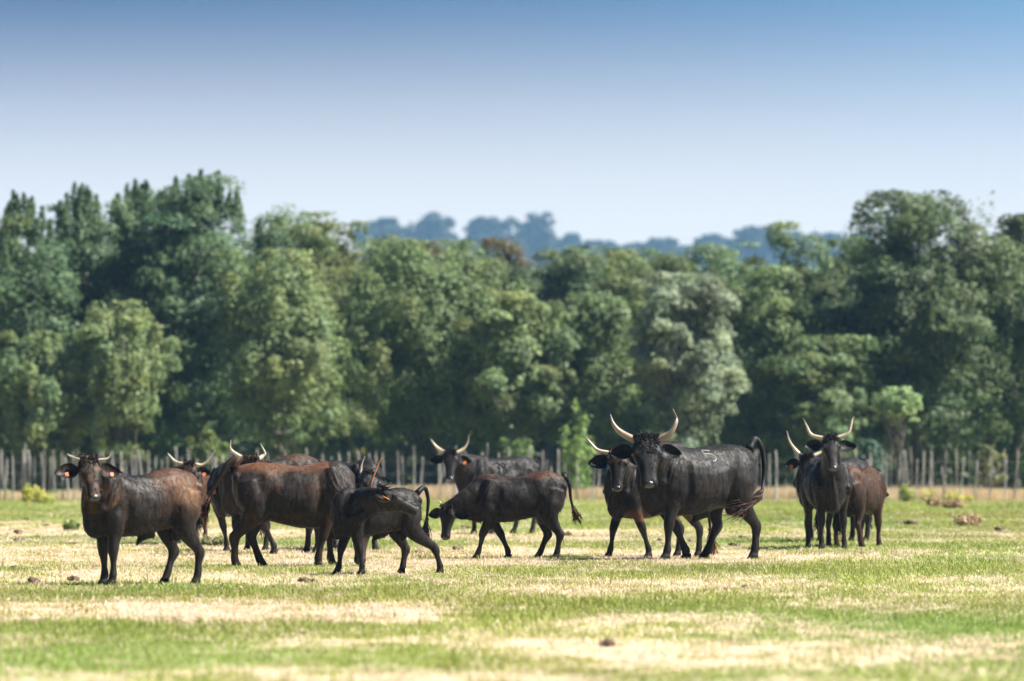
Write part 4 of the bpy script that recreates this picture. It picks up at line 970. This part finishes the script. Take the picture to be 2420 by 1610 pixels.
# 8 grazing calf
cow('calf', 'black calf grazing broadside in front of the cow marked 78', 'calf', 1224, 1323, 186, 1.0, (1060, 1196, -.16), (1054, 1262, -.22),
    {'lf': 1126, 'rf': 1201, 'rh': 1270, 'lh': 1311}, fat=.92, deep=-.04, leg=1.1, horns={'r': [(1042, 1192, 0), (1036, 1184, 0)], 'l': [(1044, 1193, 0), (1037, 1186, 0)]}, hornr=.018, hornmax='pale', coat='darkbrown', hips=.6, rumpup=.055,
    tail=[(1334, 1122, .10), (1345, 1148, .11), (1349, 1183, .11), (1357, 1210, .11), (1367, 1238, .11)], tuftcol=(.09, .045, .025))
# 9 cow 78
B78 = [[(.17, .87), (.12, .885), (.075, .88), (.10, .82), (.115, .76)], [(.125, .83), (.085, .825)],
       [(.03, .885), (.055, .865), (.035, .84), (.0, .81), (-.005, .775), (.025, .765), (.045, .785), (.03, .815), (.0, .84), (-.01, .87), (.01, .888), (.03, .885)]]
cow('cow', 'black long-horned cow marked 78 on its bony flank behind the grazing calf', 'cow', 1177, 1264, 214, 1.22, (1066, 1071, -.58), (1064, 1128, -.78),
    {'lf': 1163, 'rf': 1119, 'lh': 1255, 'rh': 1212}, fat=.95, headL=.39, horns={'l': [(1095, 1063, 0), (1105, 1048, 0), (1108, 1031, 0)], 'r': [(1036, 1062, 0), (1024, 1049, 0), (1016, 1036, 0)]}, hornr=.028, hips=1.7, tags='l',
    brand=(1, B78, 'darkscar', .010), coat='black')
# 10 bull
B5 = [[(-.055, .918), (.02, .922)], [(.02, .922), (.026, .893), (-.015, .893), (-.058, .885), (-.085, .86), (-.072, .838), (-.03, .828)]]
cow('bull', 'big black bull marked 5 with thick upswept horns facing the camera', 'bull', 1645, 1325, 214, 1.37, (1526, 1042, -.80), (1534, 1146, -1.02),
    {'lf': 1570, 'rf': 1622, 'lh': 1781, 'rh': 1664}, fat=1.12, deep=.02, leg=1.08, headL=.42, headW=1.22, hornr=.037, hornmax='bull', neck=1.06, curls=700, male=True, humpz=-.01, hips=.5,
    horns={'r': [(1465, 1023, -.03), (1449, 1003, -.03), (1442, 980, 0)], 'l': [(1581, 1028, -.03), (1596, 1005, -.03), (1598, 990, 0), (1590, 969, 0)]},
    brand=(1, B5, 'scar', .0055), coat='black', tail=[(1784, 1040, .50), (1799, 1060, .52), (1805, 1095, .52), (1804, 1140, .50), (1797, 1182, .30), (1722, 1216, -.10)], tuftcol=(.06, .03, .02), tuftn=190, tuftr=.008)
# 11 cow left of the bull
cow('cow', 'dark brown cow with a wide left horn pressed behind the bull head', 'cow', 1538, 1321, 220, 1.17, (1461, 1072, -.74), (1458, 1160, -.94),
    {'rf': 1437, 'lf': 1532, 'lh': 1650}, headL=.41, horns={'r': [(1412, 1066, 0), (1393, 1046, 0), (1380, 1032, 0)]}, hornr=.026, tags='l', coat='redbelly', earlen=1.15, d=67.4,
    tail=[(1655, 1130, .55), (1668, 1170, .56), (1675, 1220, .56), (1680, 1270, .55), (1686, 1318, .55)], tuftcol=(.16, .06, .02))
# 12 right cow facing the camera
cow('cow', 'black cow with lyre horns facing the camera at the right, level ears', 'cow', 1952, 1299, 277, 1.2, (1961, 1037, -.85), (1969, 1105, -1.08),
    {'lf': (.02, .02), 'rf': (0, -.0)}, fat=1.0, headL=.40, horns={'r': [(1918, 1030, 0), (1906, 1008, 0), (1898, 990, 0)], 'l': [(2003, 1026, 0), (2011, 1006, 0), (2014, 994, 0), (2019, 987, 0)]}, hornr=.027, coat='black', earlen=1.1)
# 13 cow behind it
cow('cow', 'black cow behind the lyre-horned cow, one horn and a tagged ear showing at its left', 'cow', 1968, 1284, 226, 1.2, (1908, 1078, -.62), (1905, 1150, -.8),
    {'rf': 1914}, horns={'r': [(1877, 1062, 0), (1865, 1042, 0), (1860, 1021, 0)], 'l': [(1938, 1072, 0), (1952, 1064, 0), (1958, 1048, 0)]}, hornr=.026, tags='r', coat='black', hornmax='pale')
# 14 right calf
cow('calf', 'dark brown glossy calf turned away at the right of the lyre-horned cow', 'calf', 2030, 1298, 65, 1.06, (2050, 1150, .74), (2054, 1205, .9),
    {'rf': 2082, 'lf': 2040, 'rh': 2034}, fat=.95, deep=-.02, leg=1.1, hornr=.02, hornlen=.4, coat='glossbrown', male=True, rumpup=.03, hips=.8, d=74.6)
